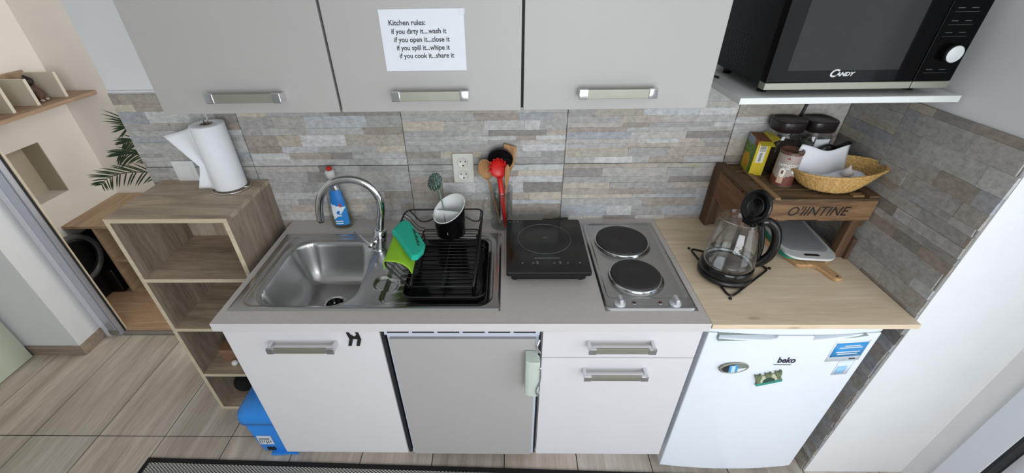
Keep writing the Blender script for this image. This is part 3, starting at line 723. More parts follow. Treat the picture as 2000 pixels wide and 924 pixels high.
# ============================================================ SOCKET, SWITCH
so = thing('wall_socket', 'white double power socket on the stone tiles', 'socket', (.732,-.0095,1.045))
CREAM = mat('cream_plastic', (214,212,202), .3, .01)
MB().box(.692, .772, -.021, -.0085, 1.044, 1.166).build('plate', CREAM, so, bevel=.005, seg=3)
for zz in (1.131, 1.079):
    r_ = MB().lathe([(.0215,0),(.0215,.002),(.0195,.0028),(.0185,.001),(.0175,-.0),(0,-.0)], (0,0,0), 28, M=plane_M((.732,-.0212,zz), (1,0,0), (0,0,1))).build('outlet', CREAM, so)
    mb = MB()
    for dx, dz in ((-.0095,.004),(.0095,.004)): mb.cyl((.732+dx,-.0218,zz+dz),(.732+dx,-.0208,zz+dz), .0026, n=12)
    mb.cyl((.732,-.0218,zz-.012),(.732,-.0208,zz-.012), .0034, n=12)
    mb.build('pin_holes', DGAP, r_)
sw = thing('light_switch', 'white square light switch behind the paper towel roll', 'switch', (-.355,-.0095,1.066))
MB().box(-.397, -.312, -.019, -.0085, 1.062, 1.145).build('plate', WHITEP, sw, bevel=.003)
MB().box(-.384, -.325, -.0225, -.018, 1.074, 1.133).build('rocker', WHITEP, sw, bevel=.002)

# ============================================================ NOTICE
nt_ = thing('kitchen_rules_notice', 'white paper notice headed Kitchen rules taped to the middle cabinet door', 'notice', (.69,-.3485,1.535))
MB().box(.587, .796, -.3492, -.3484, 1.535, 1.678).build('sheet', PAPER, nt_)
MB().box(.784, .799, -.3497, -.3491, 1.664, 1.678).build('tape', clearmat('sticky_tape', (.9,.9,.92), .6), nt_)
INK = mat('black_ink', (26,28,34), .6)
T = [("Kitchen rules:", .608, 1.643), ("if you dirty it....wash it", .6125, 1.6235), ("if you open it...close it", .617, 1.6045), ("if you spill it...whipe it", .621, 1.5855), ("if you cook it...share it", .6255, 1.5665)]
for i, (s_, x_, z_) in enumerate(T):
    text('lettering', s_, INK, nt_, plane_M((x_, -.3493, z_), *FRONT), .0165, sx=(1.0, .93, .95, .93, .94)[i], ext=.0002, bold=.0003)

# ============================================================ SHELF UNIT ON THE LEFT
bs = thing('shelf_unit', 'open grey oak shelf unit left of the kitchen worktop', 'shelf unit', (-.255,-.155,0))
BX0, BX1, BY0, BY1, BZ = -.470, -.045, -.309, -.010, 1.062
def board(x0, x1, y0, y1, z0, z1, m, name, edge='y'):
    o = MB().box(x0, x1, y0+.0012, y1, z0, z1).build(name, m, bs)
    MB().box(x0, x1, y0, y0+.0013, z0, z1).build('edge_band', EDGE, o)
    return o
board(BX0, BX1, BY0, BY1, BZ-.016, BZ, OAKX, 'top')
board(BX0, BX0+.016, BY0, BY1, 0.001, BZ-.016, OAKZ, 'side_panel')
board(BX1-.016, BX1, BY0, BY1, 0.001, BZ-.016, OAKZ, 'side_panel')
for z in (.016, .255, .540, .800): board(BX0+.016, BX1-.016, BY0, BY1-.004, z-.016, z, OAKX, 'shelf')
MB().box(BX0+.016, BX1-.016, BY1-.004, BY1, .016, BZ-.016).build('back_panel', wood('pale_oak_back', (140,126,110), (206,192,172), 'Z', .55, 5, stretch=7), bs)
bx = thing('cardboard_box', 'brown box on the second shelf from the bottom', 'box', (-.31,-.17,.255))
MB().box(-.40, -.23, -.24, -.06, .256, .325).build('body', mat('brown_card', (132,98,74), .8, .1), bx, bevel=.002)
MB().box(-.402, -.228, -.242, -.058, .310, .332).build('lid', mat('brown_card_lid', (142,106,80), .8, .1), bx, bevel=.002)
kb = MB().sphere((-.335,-.258,.270), .014, 16).build('white_ball', WHITEP); tag(kb, 'small white ball in front of the brown box on the shelf', 'ball')
bg = MB().sphere((-.385,-.20,.0165+.048), .058, 20, 1.0, .9, .80).build('black_pouch', mat('black_fabric', (14,14,16), .9, .1), sub=1)
tag(bg, 'rounded black pouch on the bottom shelf behind the blue bin', 'pouch')

# ============================================================ PAPER TOWELS
th_ = thing('paper_towel_holder', 'thin wire stand for the kitchen roll on the shelf unit', 'holder', (-.150,-.070,BZ))
hc = (-.150,-.080)
MB().tube([(hc[0]+.066*math.cos(2*PI*k/40), hc[1]+.062*math.sin(2*PI*k/40), BZ+.0035) for k in range(40)], .0022, 8, closed=True).tube([(hc[0]+.066,hc[1],BZ+.0035),(hc[0],hc[1],BZ+.0035)], .0022, 8).build('base_ring', CHROME, th_)
MB().tube(polyround([(hc[0]-.006,hc[1],BZ+.003),(hc[0]-.006,hc[1],BZ+.30),(hc[0]+.010,hc[1],BZ+.30),(hc[0]+.010,hc[1],BZ+.003)], .008, 5), .0022, 8).build('upright', CHROME, th_)
tw_ = thing('paper_towel_roll', 'white kitchen paper roll with a loose sheet hanging off', 'paper roll', (hc[0],hc[1],BZ+.008))
z0, z1 = BZ+.010, BZ+.250
MB().lathe([(.020,0),(.054,0),(.055,.002),(.055,z1-z0-.002),(.054,z1-z0),(.020,z1-z0),(.020,0)], (hc[0],hc[1],z0), 48).build('roll', KIT, tw_)
MB().lathe([(.0195,.0),(.0205,.0),(.0205,z1-z0+.0005),(.0195,z1-z0+.0005),(.0195,0)], (hc[0],hc[1],z0), 24).build('core', mat('grey_card', (150,138,122), .9), tw_)
def sheet(u, v):
    # leaves the roll at its front left and waves away to the left
    t = u; a = math.radians(225)
    xa, ya, za = hc[0]+.0555*math.cos(a), hc[1]+.0555*math.sin(a), z0+.004+(z1-z0-.006)*v
    xf = -.240+(.033*v/.42 if v < .42 else .033-.090*(v-.42)/.58); yf_ = -.128+.016*v; zf = BZ+.022+.196*v
    return (xa+(xf-xa)*t, ya+(yf_-ya)*t+.012*math.sin(t*PI), za+(zf-za)*t-.004*math.sin(t*PI))
MB().grid(sheet, 16, 14).build('loose_sheet', KIT, tw_, solid=.0007)

# ============================================================ BIN
bn = thing('pedal_bin', 'bright blue plastic pedal bin beside the sink cabinet', 'bin', (-.105,-.42,0))
BLUE = mat('blue_plastic', (50,138,226), .32, .02, 12)
def rloop(x0, x1, y0, y1, r, z): return [Vector((x, y, z)) for x, y in rrect(x0, x1, y0, y1, r, 6)]
def loft(mb, loops, cap0=True, cap1=True, smooth=True):
    n = len(loops[0]); V = [p for l in loops for p in l]; F = []
    for i in range(len(loops)-1):
        for j in range(n): F.append((i*n+j, i*n+(j+1)%n, (i+1)*n+(j+1)%n, (i+1)*n+j))
    mb.add(V, F, None, 0, smooth)
    b = len(mb.v)-len(V)
    if cap0: mb.f.append([b+k for k in range(n-1,-1,-1)]); mb.c.append(None); mb.m.append(0); mb.sm.append(False)
    if cap1: mb.f.append([b+(len(loops)-1)*n+k for k in range(n)]); mb.c.append(None); mb.m.append(0); mb.sm.append(False)
    return mb
loft(MB(), [rloop(-.172,-.022,-.512,-.345,.025,.004), rloop(-.176,-.018,-.517,-.342,.028,.02), rloop(-.190,-.010,-.524,-.334,.032,.225)]).build('bucket', BLUE, bn)
loft(MB(), [rloop(-.198,-.004,-.531,-.328,.036,.222), rloop(-.199,-.004,-.533,-.327,.038,.245), rloop(-.192,-.010,-.526,-.332,.038,.272), rloop(-.172,-.030,-.505,-.348,.036,.292), rloop(-.130,-.072,-.460,-.385,.025,.302)]).build('lid', BLUE, bn)
MB().box(-.12,-.065,-.534,-.51,.004,.016).box(-.075,-.006,-.53,-.505,.003,.012).build('pedal', BLUE, bn, bevel=.003)
MB().box(-.135,-.100,-.5195,-.512,.022,.045).build('pedal_slot', DGAP, bn)
st = MB().box(-.150,-.090,-.5245,-.5222,.075,.135, M=Matrix.Translation((0,0,0))).build('sticker', PAPER, bn); st['label'] = 'white paper sticker'
mb = MB()
for k in range(6): mb.box(-.146+.009*k,-.1425+.009*k,-.5248,-.5244,.082+.004*(k%3),.105)
mb.box(-.145,-.10,-.5248,-.5244,.112,.118)
mb.build('sticker_print', INK, bn)

# ============================================================ RUG
RUGM, nt__, b_ = newmat('woven_rug'); N, L = nt__.nodes, nt__.links; setp(b_, rough=.95)
tc_ = N.new('ShaderNodeTexCoord'); ck = N.new('ShaderNodeTexChecker'); ck.inputs['Scale'].default_value = 130; ck.inputs[1].default_value = C(196,192,184); ck.inputs[2].default_value = C(52,50,50)
mp_ = N.new('ShaderNodeMapping'); mp_.inputs['Scale'].default_value = (1,1.6,1); L.new(tc_.outputs['Object'], mp_.inputs[0]); L.new(mp_.outputs[0], ck.inputs[0]); L.new(ck.outputs[0], b_.inputs['Base Color'])
rg = thing('rug', 'flat woven grey rug with black border on the floor', 'rug', (.5,-1.0,0))
Mr = Matrix.Translation((-.652,-.546,0)) @ rz(-.022)
MB().box(.0, 2.45, -.9, 0, .0005, .0065, M=Mr).build('border', mat('black_rug_border', (20,18,19), .9, .1, 300, .5), rg, bevel=.002)
MB().box(.022, 2.428, -.878, -.022, .006, .0075, M=Mr).build('weave', RUGM, rg)

# ============================================================ WHITE FRIDGE
def cut(o, mb):
    c = mb.build('cutter', WHITE); bpy.context.view_layer.update()
    q = o.modifiers.new('c', 'BOOLEAN'); q.object = c; q.operation = 'DIFFERENCE'; q.solver = 'EXACT'
    dg = bpy.context.evaluated_depsgraph_get(); dg.update()
    mods = [m_ for m_ in o.modifiers if m_.type != 'BOOLEAN']
    for m_ in mods: m_.show_viewport = False
    dg.update(); me = bpy.data.meshes.new_from_object(o.evaluated_get(dg)); 
    for m_ in mods: m_.show_viewport = True
    o.modifiers.remove(q); nm = o.data.name; o.data = me; me.name = nm; bpy.data.objects.remove(c)
FX0, FX1 = 1.513, 2.032
def yf(x): return -.584-.015*(1-((x-(FX0+FX1)/2)/((FX1-FX0)/2))**2)
fr = thing('white_fridge', 'white under-counter fridge with rounded door below the pine board', 'fridge', (1.77,-.3,0))
MB().box(FX0+.004, FX1-.004, -.535, -.04, .03, .848).build('body', FRWHITE, fr, bevel=.004)
def curved(z0, z1, off=0, n=24, yb=-.538):
    p = [(FX0, yb)]+[(FX0+(FX1-FX0)*i/n, yf(FX0+(FX1-FX0)*i/n)+off) for i in range(n+1)]+[(FX1, yb)]
    return MB().prism(p, 'Z', z0, z1, smooth=False)
dd = curved(.050, .812).build('door', FRWHITE, fr)
c_ = MB()
for p in ([(1.541,.786),(1.541,.830),(1.728,.830),(1.712,.794),(1.69,.789)], [(1.824,.789),(1.824,.830),(1.985,.830),(1.95,.802)]):
    V = [Vector((x, -.62, z)) for x, z in p]+[Vector((x, -.562, z+.012)) for x, z in p]; n = len(p)
    c_.add(V, [tuple(range(n)), tuple(range(2*n-1,n-1,-1))]+[(i,(i+1)%n,n+(i+1)%n,n+i) for i in range(n)])
cut(dd, c_)
q = dd.modifiers.new('b', 'BEVEL'); q.width = .003; q.segments = 2; q.limit_method = 'ANGLE'; q.angle_limit = math.radians(40)
RECM = mat('recess_grey_plastic', (150,162,158), .4, .01)
for p in ([(1.5415,.7865),(1.7275,.8115),(1.712,.7945),(1.69,.7895)], [(1.8245,.7895),(1.9845,.8115),(1.95,.8025)]):
    P0 = [p[0], (p[0][0], .8115)]+[p[1]]+p[2:]; n = len(P0)
    V = [Vector((x, -.5950, z+(.001 if z < .81 else 0))) for x, z in P0]+[Vector((x, -.5655, min(z+.0135, .8138))) for x, z in P0]
    MB().add(V, [tuple(range(n, 2*n))]+[(i,(i+1)%n,n+(i+1)%n,n+i) for i in range(n) if i != 1]).build('handle_recess', RECM, dd)
curved(.8145, .848, .003).build('top_trim', FRWHITE, fr, bevel=.002)
MB().box(FX0+.012, FX1-.012, -.545, -.53, .81, .816).build('door_seal', DGAP, fr)
for x in (1.54,2.0):
    for y in (-.5,-.08): MB().cyl((x,y,0.0003),(x,y,.032), .014, n=14).build('foot', BLACK, fr)
text('brand_lettering', 'beko', mat('navy_print', (34,36,60), .4), dd, plane_M((1.750, yf(1.78)-.0006, .694), *FRONT), .035, sx=.80, bold=.0010)
MB().box(1.744, 1.798, yf(1.77)-.0012, yf(1.77)-.0002, .683, .6855).build('brand_underline', INK, dd)
def onfr(x0, x1, z0, z1, m, name, par, off=.0008, sk=0):
    return MB().grid(lambda u, v: (x0+(x1-x0)*u+sk*v, yf(x0+(x1-x0)*u+sk*v)-off, z0+(z1-z0)*v), 8, 2).build(name, m, par, solid=.0006)
stk = onfr(1.900, 2.012, .694, .785, FRWHITE, 'sticker', dd, .0006); stk['label'] = 'white sticker with a blue printed panel'
SKY = mat('blue_print', (36,140,206), .4)
onfr(1.906, 2.008, .716, .778, SKY, 'blue_panel', stk, .0014)
for i, (a, b, z) in enumerate(((1.935,1.985,.765),(1.92,1.995,.757),(1.918,1.995,.738),(1.925,1.990,.729),(1.975,1.995,.704))):
    onfr(a, b, z-.0022, z+.0022, PAPER if i < 4 else INK, 'print_line', stk, .0022)
st2 = onfr(1.950, 2.004, .625, .692, mat('pale_sticker', (214,226,240), .3), 'sticker', dd, .0006); st2['label'] = 'faint pale sticker with light blue print'
onfr(1.957, 1.988, .632, .668, mat('light_blue_print', (150,198,234), .4), 'print_panel', st2, .0014)
# magnets
mg = thing('oval_fridge_magnet', 'oval silver rimmed picture magnet on the white fridge', 'magnet', (1.625,yf(1.625),.66))
Mo = plane_M((1.625, yf(1.625)-.001, .666), (1,0,.12), (0,0,1)) @ Matrix.Diagonal((.86,.80,1,1))
MB().lathe([(0,0),(.050,0),(.054,.001),(.054,.004),(.049,.006),(.046,.0045),(0,.0045)], (0,0,0), 40, 1, .58, M=Mo).build('rim', SATIN, mg)
mb = MB(); random.seed(9)
for i in range(20):
    for j in range(12):
        x, y = -.045+.0045*i, -.026+.0045*j
        if (x+.002)**2+((y+.002)/.56)**2 < .044**2:
            c = (70,150,205) if abs(x+.006) < .016 and y < .016 else ((28,34,44) if x < 0 else ((120,128,120) if y > -.004 else (214,222,228)))
            if abs(x+.006) < .007 and y < .01: c = (190,222,240)
            mb.add([Mo @ Vector((x+a*.0045, y+b*.0045, .0048)) for a, b in ((0,0),(1,0),(1,1),(0,1))], [(0,1,2,3)], lin(c))
mb.build('picture', PRINT, mg, fix=False)
cm = thing('castle_fridge_magnet', 'green castle-shaped magnet below the fridge lettering', 'magnet', (1.75,yf(1.75),.61))
Mc = plane_M((1.752, yf(1.75)-.001, .607), (1,0,.36), (-.10,0,1)) @ Matrix.Diagonal((.80,.80,1,1))
OLIVE = mat('olive_magnet', (104,116,84), .6, .2, 120); TEALM = mat('teal_magnet', (46,140,128), .5, .15, 100); CREAMM = mat('cream_magnet', (190,194,164), .6, .1, 120)
MB().prism([(-.050,-.016),(.050,-.016),(.052,-.004),(.040,.0),(-.040,.0),(-.052,-.004)], 'Z', 0, .006, M=Mc).build('base', TEALM, cm, bevel=.001)
w_ = MB().prism([(-.038,0),(.038,0),(.040,.040),(-.040,.040)], 'Z', 0, .005, M=Mc).build('castle_wall', CREAMM, cm, bevel=.001)
mb = MB()
for x in (-.038,0,.038):
    mb.prism([(x-.011,.030),(x+.011,.030),(x+.013,.056),(x+.006,.056),(x+.006,.050),(x-.006,.050),(x-.006,.056),(x-.013,.056)], 'Z', .001, .008, M=Mc)
    if x: mb.prism([(x-.004 if x>0 else x-.010,0),(x+.010 if x>0 else x+.004,0),(x+.008,.03),(x-.008,.03)], 'Z', .001, .007, M=Mc)
mb.build('towers', OLIVE, cm, bevel=.0008)
MB().prism([(.024*math.cos(a), .026*math.sin(a)) for a in [PI*k/12 for k in range(13)]], 'Z', .0051, .0062, M=Mc).build('arch', mat('dark_green_print', (40,66,56), .6), w_)
# hook on the sink cabinet door
hk = thing('letter_hook', 'dark steel hook shaped like a letter H on the sink cabinet door', 'hook', (.427,-.588,.80))
k = 4.3e-2/545
def U(a, b, s_=1.25e-4): return (.3985+(a-290)*k, .8165-(b-275)*s_)
STEELD = mat('dark_mirror_steel', (70,70,72), .25, .1, metal=.9)
MB().prism([U(280,275),(.3985+115*k,.8165),U(420,335),U(570,430),U(680,335),U(640,275),U(765,275),U(810,505),U(345,505)], 'Y', -.6015, -.6, M=Matrix.Translation((0,.0125,0))).build('plate', STEELD, hk)
mb = MB()
for a, b in ((345,490),(670,820)):
    V = [(.3985+(a-290)*k,-.5885,.788),(.3985+(b-290)*k,-.5885,.788),(.3985+(b-335)*k,-.600,.772),(.3985+(a-335)*k,-.600,.772)]
    V += [(x,y-.0014,z-.0014) for x,y,z in V]
    mb.add(V, [(0,1,2,3),(4,7,6,5),(0,4,5,1),(1,5,6,2),(2,6,7,3),(3,7,4,0)])
mb.build('prongs', STEELD, hk)

# ============================================================ CRATE AND WHAT STANDS ON IT
cr = thing('wooden_crate', 'dark brown wooden crate turned over on the pine board', 'crate', (1.89,-.15,ZT-.001))
CX0, CX1, CY0, CY1, CZ0, CZ1 = 1.690, 2.098, -.292, -.014, .8695, 1.118
for (x, y) in ((CX0+.012,CY0+.012),(CX1-.042,CY0+.012),(CX0+.012,CY1-.042),(CX1-.042,CY1-.042)):
    MB().box(x, x+.030, y, y+.030, CZ0, CZ1-.02).build('corner_post', CRATEZ, cr, bevel=.001)
MB().box(CX0-.002, CX0+.012, CY1-.050, CY1+.0, CZ0, CZ1-.015).build('end_upright', CRATEZ, cr, bevel=.001)
MB().box(CX1-.012, CX1, CY0, CY0+.036, CZ0, .955).build('end_upright', CRATEZ, cr, bevel=.001)
fb = MB().box(CX0, CX1, CY0, CY0+.012, 1.030, 1.104).build('front_board', wood('crate_front_wood', (84,60,42), (152,118,84), 'X', .7, 9, stretch=10, contrast=.3), cr, bevel=.0015)
MB().box(CX0, CX1, CY1-.012, CY1, 1.040, 1.104).box(CX0, CX1, CY1-.012, CY1, .88, .975).build('back_board', CRATE, cr, bevel=.001)
MB().box(CX0, CX0+.012, CY0+.012, CY1-.012, 1.0, 1.104).build('end_board', wood('crate_end_wood', (108,74,52), (146,106,78), 'Y', .7, 8), cr, bevel=.001)
MB().box(CX1-.012, CX1, CY0+.012, CY1-.012, 1.0, 1.104).build('end_board', CRATEY, cr, bevel=.001)
for i, (a, b) in enumerate(((0,.058),(.068,.132),(.142,.205),(.215,.278))):
    MB().box(CX0+.002, CX1-.002, CY0+a, CY0+b, 1.104, 1.1115+.001*(i%2)).build('top_slat', CRATE, cr, bevel=.001)
MB().box(CX0, CX0+.034, CY0+.002, CY1-.002, 1.1125, 1.121).build('batten', CRATEY, cr, bevel=.001)
MB().box(CX0+.072, CX0+.090, CY0-.004, CY1-.06, 1.1125, 1.119, ).build('batten', wood('pale_batten', (110,86,56), (158,128,90), 'Y', .7, 8), cr, bevel=.001)
MB().box(CX1-.080, CX1-.045, CY0+.010, CY0+.030, 1.1125, 1.120).build('wood_chip', wood('pale_chip', (120,92,62), (150,120,84), 'X', .7, 8), cr, bevel=.001)
MB().box(CX1-.034, CX1, CY0+.002, CY1-.002, 1.1125, 1.121).build('batten', CRATEY, cr, bevel=.001)
BM = mat('black_marker', (22,16,14), .6)
text('marker_writing', "O'IINTINE", BM, fb, plane_M((1.818, CY0-.0004, 1.051), (1,0,.0), (0,0,1)), .048, ext=.0003, shear=.25, sx=.92, bold=.0004)
MB().box(1.775, 1.80, CY0-.0006, CY0, 1.031, 1.035).box(1.83, 1.93, CY0-.0006, CY0, 1.031, 1.0345).build('marker_smudge', BM, fb)
CT = 1.1135
# tea carton
tb = thing('tea_carton', 'yellow and green tea carton with its flap open on the crate', 'carton', (1.81,-.065,CT))
Mt = Matrix.Translation((1.793,-.068,CT)) @ rz(-.16)
W2, D2, H2 = .0215, .046, .125
mb = MB()
MB().box(-W2, W2, -D2, D2, 0, H2, M=Mt).build('carton', mat('yellow_card', (206,180,30), .55, .03), tb)
random.seed(4)
mb = MB(); n1, n2 = 14, 20
for i in range(n1):
    for j in range(n2):
        y = -D2+2*D2*i/n1; z = H2*j/n2; u, v = (i+.5)/n1, (j+.5)/n2
        if (u-.62)**2*.6+(v-.30)**2 < .05: c = (236,170+random.randint(-15,15),24)
        elif v > .78 and u > .35: c = (150,160,185)
        elif u < .3 and v > .35: c = (168,72,40) if v > .85 else (88,136,40)
        elif v > .42: c = random.choice(((96,150,44),(60,120,40),(140,160,60),(120,150,120)))
        else: c = (214,196,60) if u > .3 else (110,150,40)
        mb.add([Mt @ Vector((-W2-.0004, y+a*2*D2/n1, z+b*H2/n2)) for a, b in ((0,0),(1,0),(1,1),(0,1))], [(0,1,2,3)], lin(c))
o = mb.build('picture_side', PRINT, tb, fix=False)
mb = MB(); a0 = -D2-.0004
def fq(x0, x1, z0, z1, c, d=0): mb.add([Mt @ Vector(p) for p in ((x0,a0-d,z0),(x1,a0-d,z0),(x1,a0-d,z1),(x0,a0-d,z1))], [(0,1,2,3)], lin(c))
fq(-W2*.62, W2*.5, .048, .120, (226,226,214))
for k_ in range(9): fq(-W2*.5, W2*.4, .090+.003*k_, .0915+.003*k_, (50,50,50), .0003)
fq(-W2*.3, W2*.1, .052, .085, (150,150,140), .0003)
mb.build('barcode_side', PRINT, tb, fix=False)
MB().box(-W2, W2, -.0004, .0004, 0, .03, M=Mt @ Matrix.Translation((0,-D2,H2)) @ Matrix.Rotation(math.radians(100), 4, 'X')).box(-.0004,.0004,-D2,D2,0,.024, M=Mt @ Matrix.Translation((W2,0,H2)) @ Matrix.Rotation(math.radians(62), 4, 'Y')).build('flaps', mat('flap_card', (196,178,40), .6), tb)
MB().box(-W2+.001, W2-.001, -D2+.001, D2-.001, H2, H2+.0006, M=Mt).build('opening', mat('carton_inside', (120,70,40), .8), tb)
# cappuccino tin
tn = thing('cappuccino_tub', 'grey and brown cappuccino powder tub between tea carton and basket', 'tub', (1.862,-.175,CT))
tx, ty = 1.842, -.176
mb = MB(); NA, NZ, TR, THH = 72, 48, .034, .116
for i in range(NA):
    for j in range(NZ):
        a0, a1 = 2*PI*i/NA, 2*PI*(i+1)/NA; z0, z1 = THH*j/NZ, THH*(j+1)/NZ
        u = ((math.degrees((a0+a1)/2)) % 360-242)/60; v = (j+.5)/NZ
        c = (168,154,146)
        if v < .30+.05*math.sin(u*3): c = (112,62,50)
        if abs(u+.28) < .26 and .10 < v < .44: c = (206,176,146)
        if (u+.28)**2+((v-.44)*1.9)**2 < .075: c = (236,228,216)
        if (u+.28)**2+((v-.45)*1.9)**2 < .012: c = (96,62,44)
        if (u-.62)**2+((v-.47)*1.9)**2 < .014: c = (240,238,232)
        if abs(u-.10) < .34 and .535 < v < .575: c = (108,84,76)
        if v > .955: c = (120,86,70)
        if v < .03: c = (212,206,200)
        mb.add([(tx+TR*math.cos(a), ty+TR*math.sin(a), CT+z) for a, z in ((a0,z0),(a1,z0),(a1,z1),(a0,z1))], [(0,1,2,3)], lin(c), 0, True)
mb.build('body', PRINT, tn, fix=False)
LIDM = mat('brown_clear_lid', (96,66,52), .25)
MB().lathe([(0,THH+.001),(.030,THH+.001),(.032,THH+.006),(.0355,THH+.006),(.0355,THH-.004)], (tx,ty,CT), 40).build('lid', LIDM, tn)
MB().lathe([(0,.0),(.0345,.0),(.0345,.003)], (tx,ty,CT), 40).build('base', SATIN, tn)
# curved lettering: bend a flat text round the tub
def wraptext(body, size, acent, z, m, par, name, sx=1):
    o = text(name, body, m, par, WM[par.name], size, ext=.0002, sx=sx, bold=.0004); me = o.data
    xs = [v.co.x for v in me.vertices]; c0 = (min(xs)+max(xs))/2; base = WM[par.name].translation
    for v in me.vertices:
        a = acent+(v.co.x-c0)/TR; r = TR+.0006+v.co.z
        v.co = Vector((tx+r*math.cos(a), ty+r*math.sin(a), CT+z+v.co.y))-base
    return o
wraptext('CAPPUCCINO', .0125, math.radians(245), .072, WHITEP, tn, 'lettering', .82)
wraptext('CLASSIC', .006, math.radians(240), .0645, WHITEP, tn, 'lettering', 1)
wraptext('\u25b2', .010, math.radians(236), .098, mat('brand_red', (150,60,50), .5), tn, 'emblem')
# storage jars
def jar(x, y, label, fill, seed, lc):
    t = thing('storage_jar', label, 'jar', (x, y, CT), group=None)
    MB().lathe([(0,.002),(.041,.002),(.0465,.010),(.0472,.080),(.0465,.130),(.043,.143),(.040,.148),(.040,.158)], (x,y,CT), 40, sup=3.2).build('glass', GLASS, t)
    MB().lathe([(0,.005),(.040,.005),(.0445,.011),(.0452,.080),(.0445,.112),(0,.112)], (x,y,CT), 40, sup=3.2).build('contents', fill, t)
    l = MB().lathe([(.0455,.150),(.048,.154),(.0495,.182),(.048,.188),(.044,.188),(.042,.184),(0,.184)], (x,y,CT), 40, sup=3.2).build('lid', mat('dark_brown_lid', (34,26,28), .3, .05), t)
    return t
jar(1.872, -.062, 'left storage jar with dark lid standing behind the cappuccino tub', mat('dark_coffee', (74,64,58), .85, .3, 300), 1, None)
j2 = jar(1.976, -.062, 'right storage jar with dark lid and pale contents by the corner', mat('grey_contents', (118,118,110), .9, .2, 300), 2, None)
MB().lathe([(.0485,.085),(.0485,.130)], (1.976,-.062,CT), 14, a0=math.radians(245), a1=math.radians(300), sup=3.2).build('label', PAPER, j2, fix=False, solid=.0006)
# cable and adapter in the corner
pc = thing('power_adapter', 'black power adapter and cable lying behind the basket', 'adapter', (1.985,-.13,CT))
MB().box(2.040, 2.080, -.075, -.035, CT+.0075, CT+.075).build('body', BLACKG, pc, bevel=.008)
mb = MB().tube(spline([(2.06,-.055,CT+.07),(2.055,-.09,CT+.095),(2.075,-.11,CT+.115),(2.05,-.125,CT+.125),(2.02,-.125,CT+.11),(1.99,-.125,CT+.115),(1.965,-.125,CT+.10),(1.95,-.12,CT+.07)], 6), .0042, 8)
mb.build('cable_loops', BLACK, pc)
pw = MB().tube(spline([(1.952,-.012,1.436),(1.950,-.013,1.38),(1.945,-.013,1.33),(1.93,-.013,1.25),(1.925,-.012,1.2)], 6), .0048, 8).build('power_cable', BLACK)
tag(pw, 'black cable hanging down the tiles below the microwave shelf', 'cable')
# basket
bk = thing('wicker_basket', 'shallow oval wicker bread basket on the crate', 'basket', (1.975,-.205,CT+.006))
WICK, nt__, b_ = newmat('woven_wicker'); N, L = nt__.nodes, nt__.links; setp(b_, rough=.55)
tc_ = N.new('ShaderNodeTexCoord'); nz_ = N.new('ShaderNodeTexNoise'); nz_.inputs['Scale'].default_value = 190
L.new(tc_.outputs['Object'], nz_.inputs[0]); rr_ = N.new('ShaderNodeValToRGB'); rr_.color_ramp.elements[0].position = .35; rr_.color_ramp.elements[1].position = .65
rr_.color_ramp.elements[0].color = C(176,134,74); rr_.color_ramp.elements[1].color = C(214,176,112); L.new(nz_.outputs[0], rr_.inputs[0]); L.new(rr_.outputs[0], b_.inputs['Base Color'])
bcx, bcy, bz0 = 1.968, -.218, CT+.010
Mb = Matrix.Translation((bcx, bcy, bz0)) @ rz(-.12)
def bpt(a, t):
    f = .56+.44*(t**.75); rx, ry = .124*f, .092*f
    if math.cos(a) > 0: rx *= 1+.14*t*math.cos(a)
    z = .070*t**1.15+.012*t*math.cos(a)
    wv = .0022*(1 if (int(round(a/(2*PI)*84))+int(t*18)) % 2 else -1)
    return Mb @ Vector(((rx+wv)*math.cos(a), (ry+wv)*math.sin(a), z))
mb = MB().grid(lambda u, v: bpt(2*PI*u, .02+.98*v), 168, 36)
mb.build('wall', WICK, bk, solid=.003)
MB().add([bpt(2*PI*k_/48, .02) for k_ in range(48)], [tuple(range(48))]).build('floor', WICK, bk, solid=.003)
mb = MB(); 
mb.tube([bpt(2*PI*k_/90, 1.0) for k_ in range(90)], .0042, 8, closed=True)
mb.build('rim', WICK, bk)
# paper in the basket
NAP = mat('white_napkin', (230,232,238), .9, .01)
def sht(u, v):
    x = 1.873+.172*u; y = -.172-.012*math.sin(u*PI)+.020*u-.030*(1-v)**1.4
    z = CT+.022+.116*v-.012*v*u-.014*math.sin(u*PI)*v+.003*math.sin(u*9)*v+.022*(1-u)*(1-v)
    x += -.012*(1-v)*(1-u)-.004*v-.008*v*(1-v)*4*(1-u)
    return (x, y, z)
n1_ = MB().grid(sht, 16, 12).build('paper_napkin', NAP, solid=.0006)
tag(n1_, 'upright sheet of white paper standing in the wicker basket', 'paper')
def sh2(u, v):
    x = 1.880+.165*u; y = -.270+.060*v-.01*u; z = CT+.050+.016*math.sin(u*6+v*3)*.5+.006*v+.01*(abs(u-.4))
    return (x, y, z)
n2_ = MB().grid(sh2, 14, 8).build('paper_napkin', NAP, solid=.0006)
tag(n2_, 'crumpled sheet of white paper lying flat in the basket', 'paper')
gb = MB().lathe([(0,0),(.012,.002),(.017,.010),(.013,.020),(.004,.028),(.0025,.036),(0,.036)], (1.995,-.245,CT+.058), 20).build('garlic_bulb', mat('garlic_skin', (214,206,202), .6, .06, 60))
tag(gb, 'small pale garlic bulb on the paper in the basket', 'garlic')

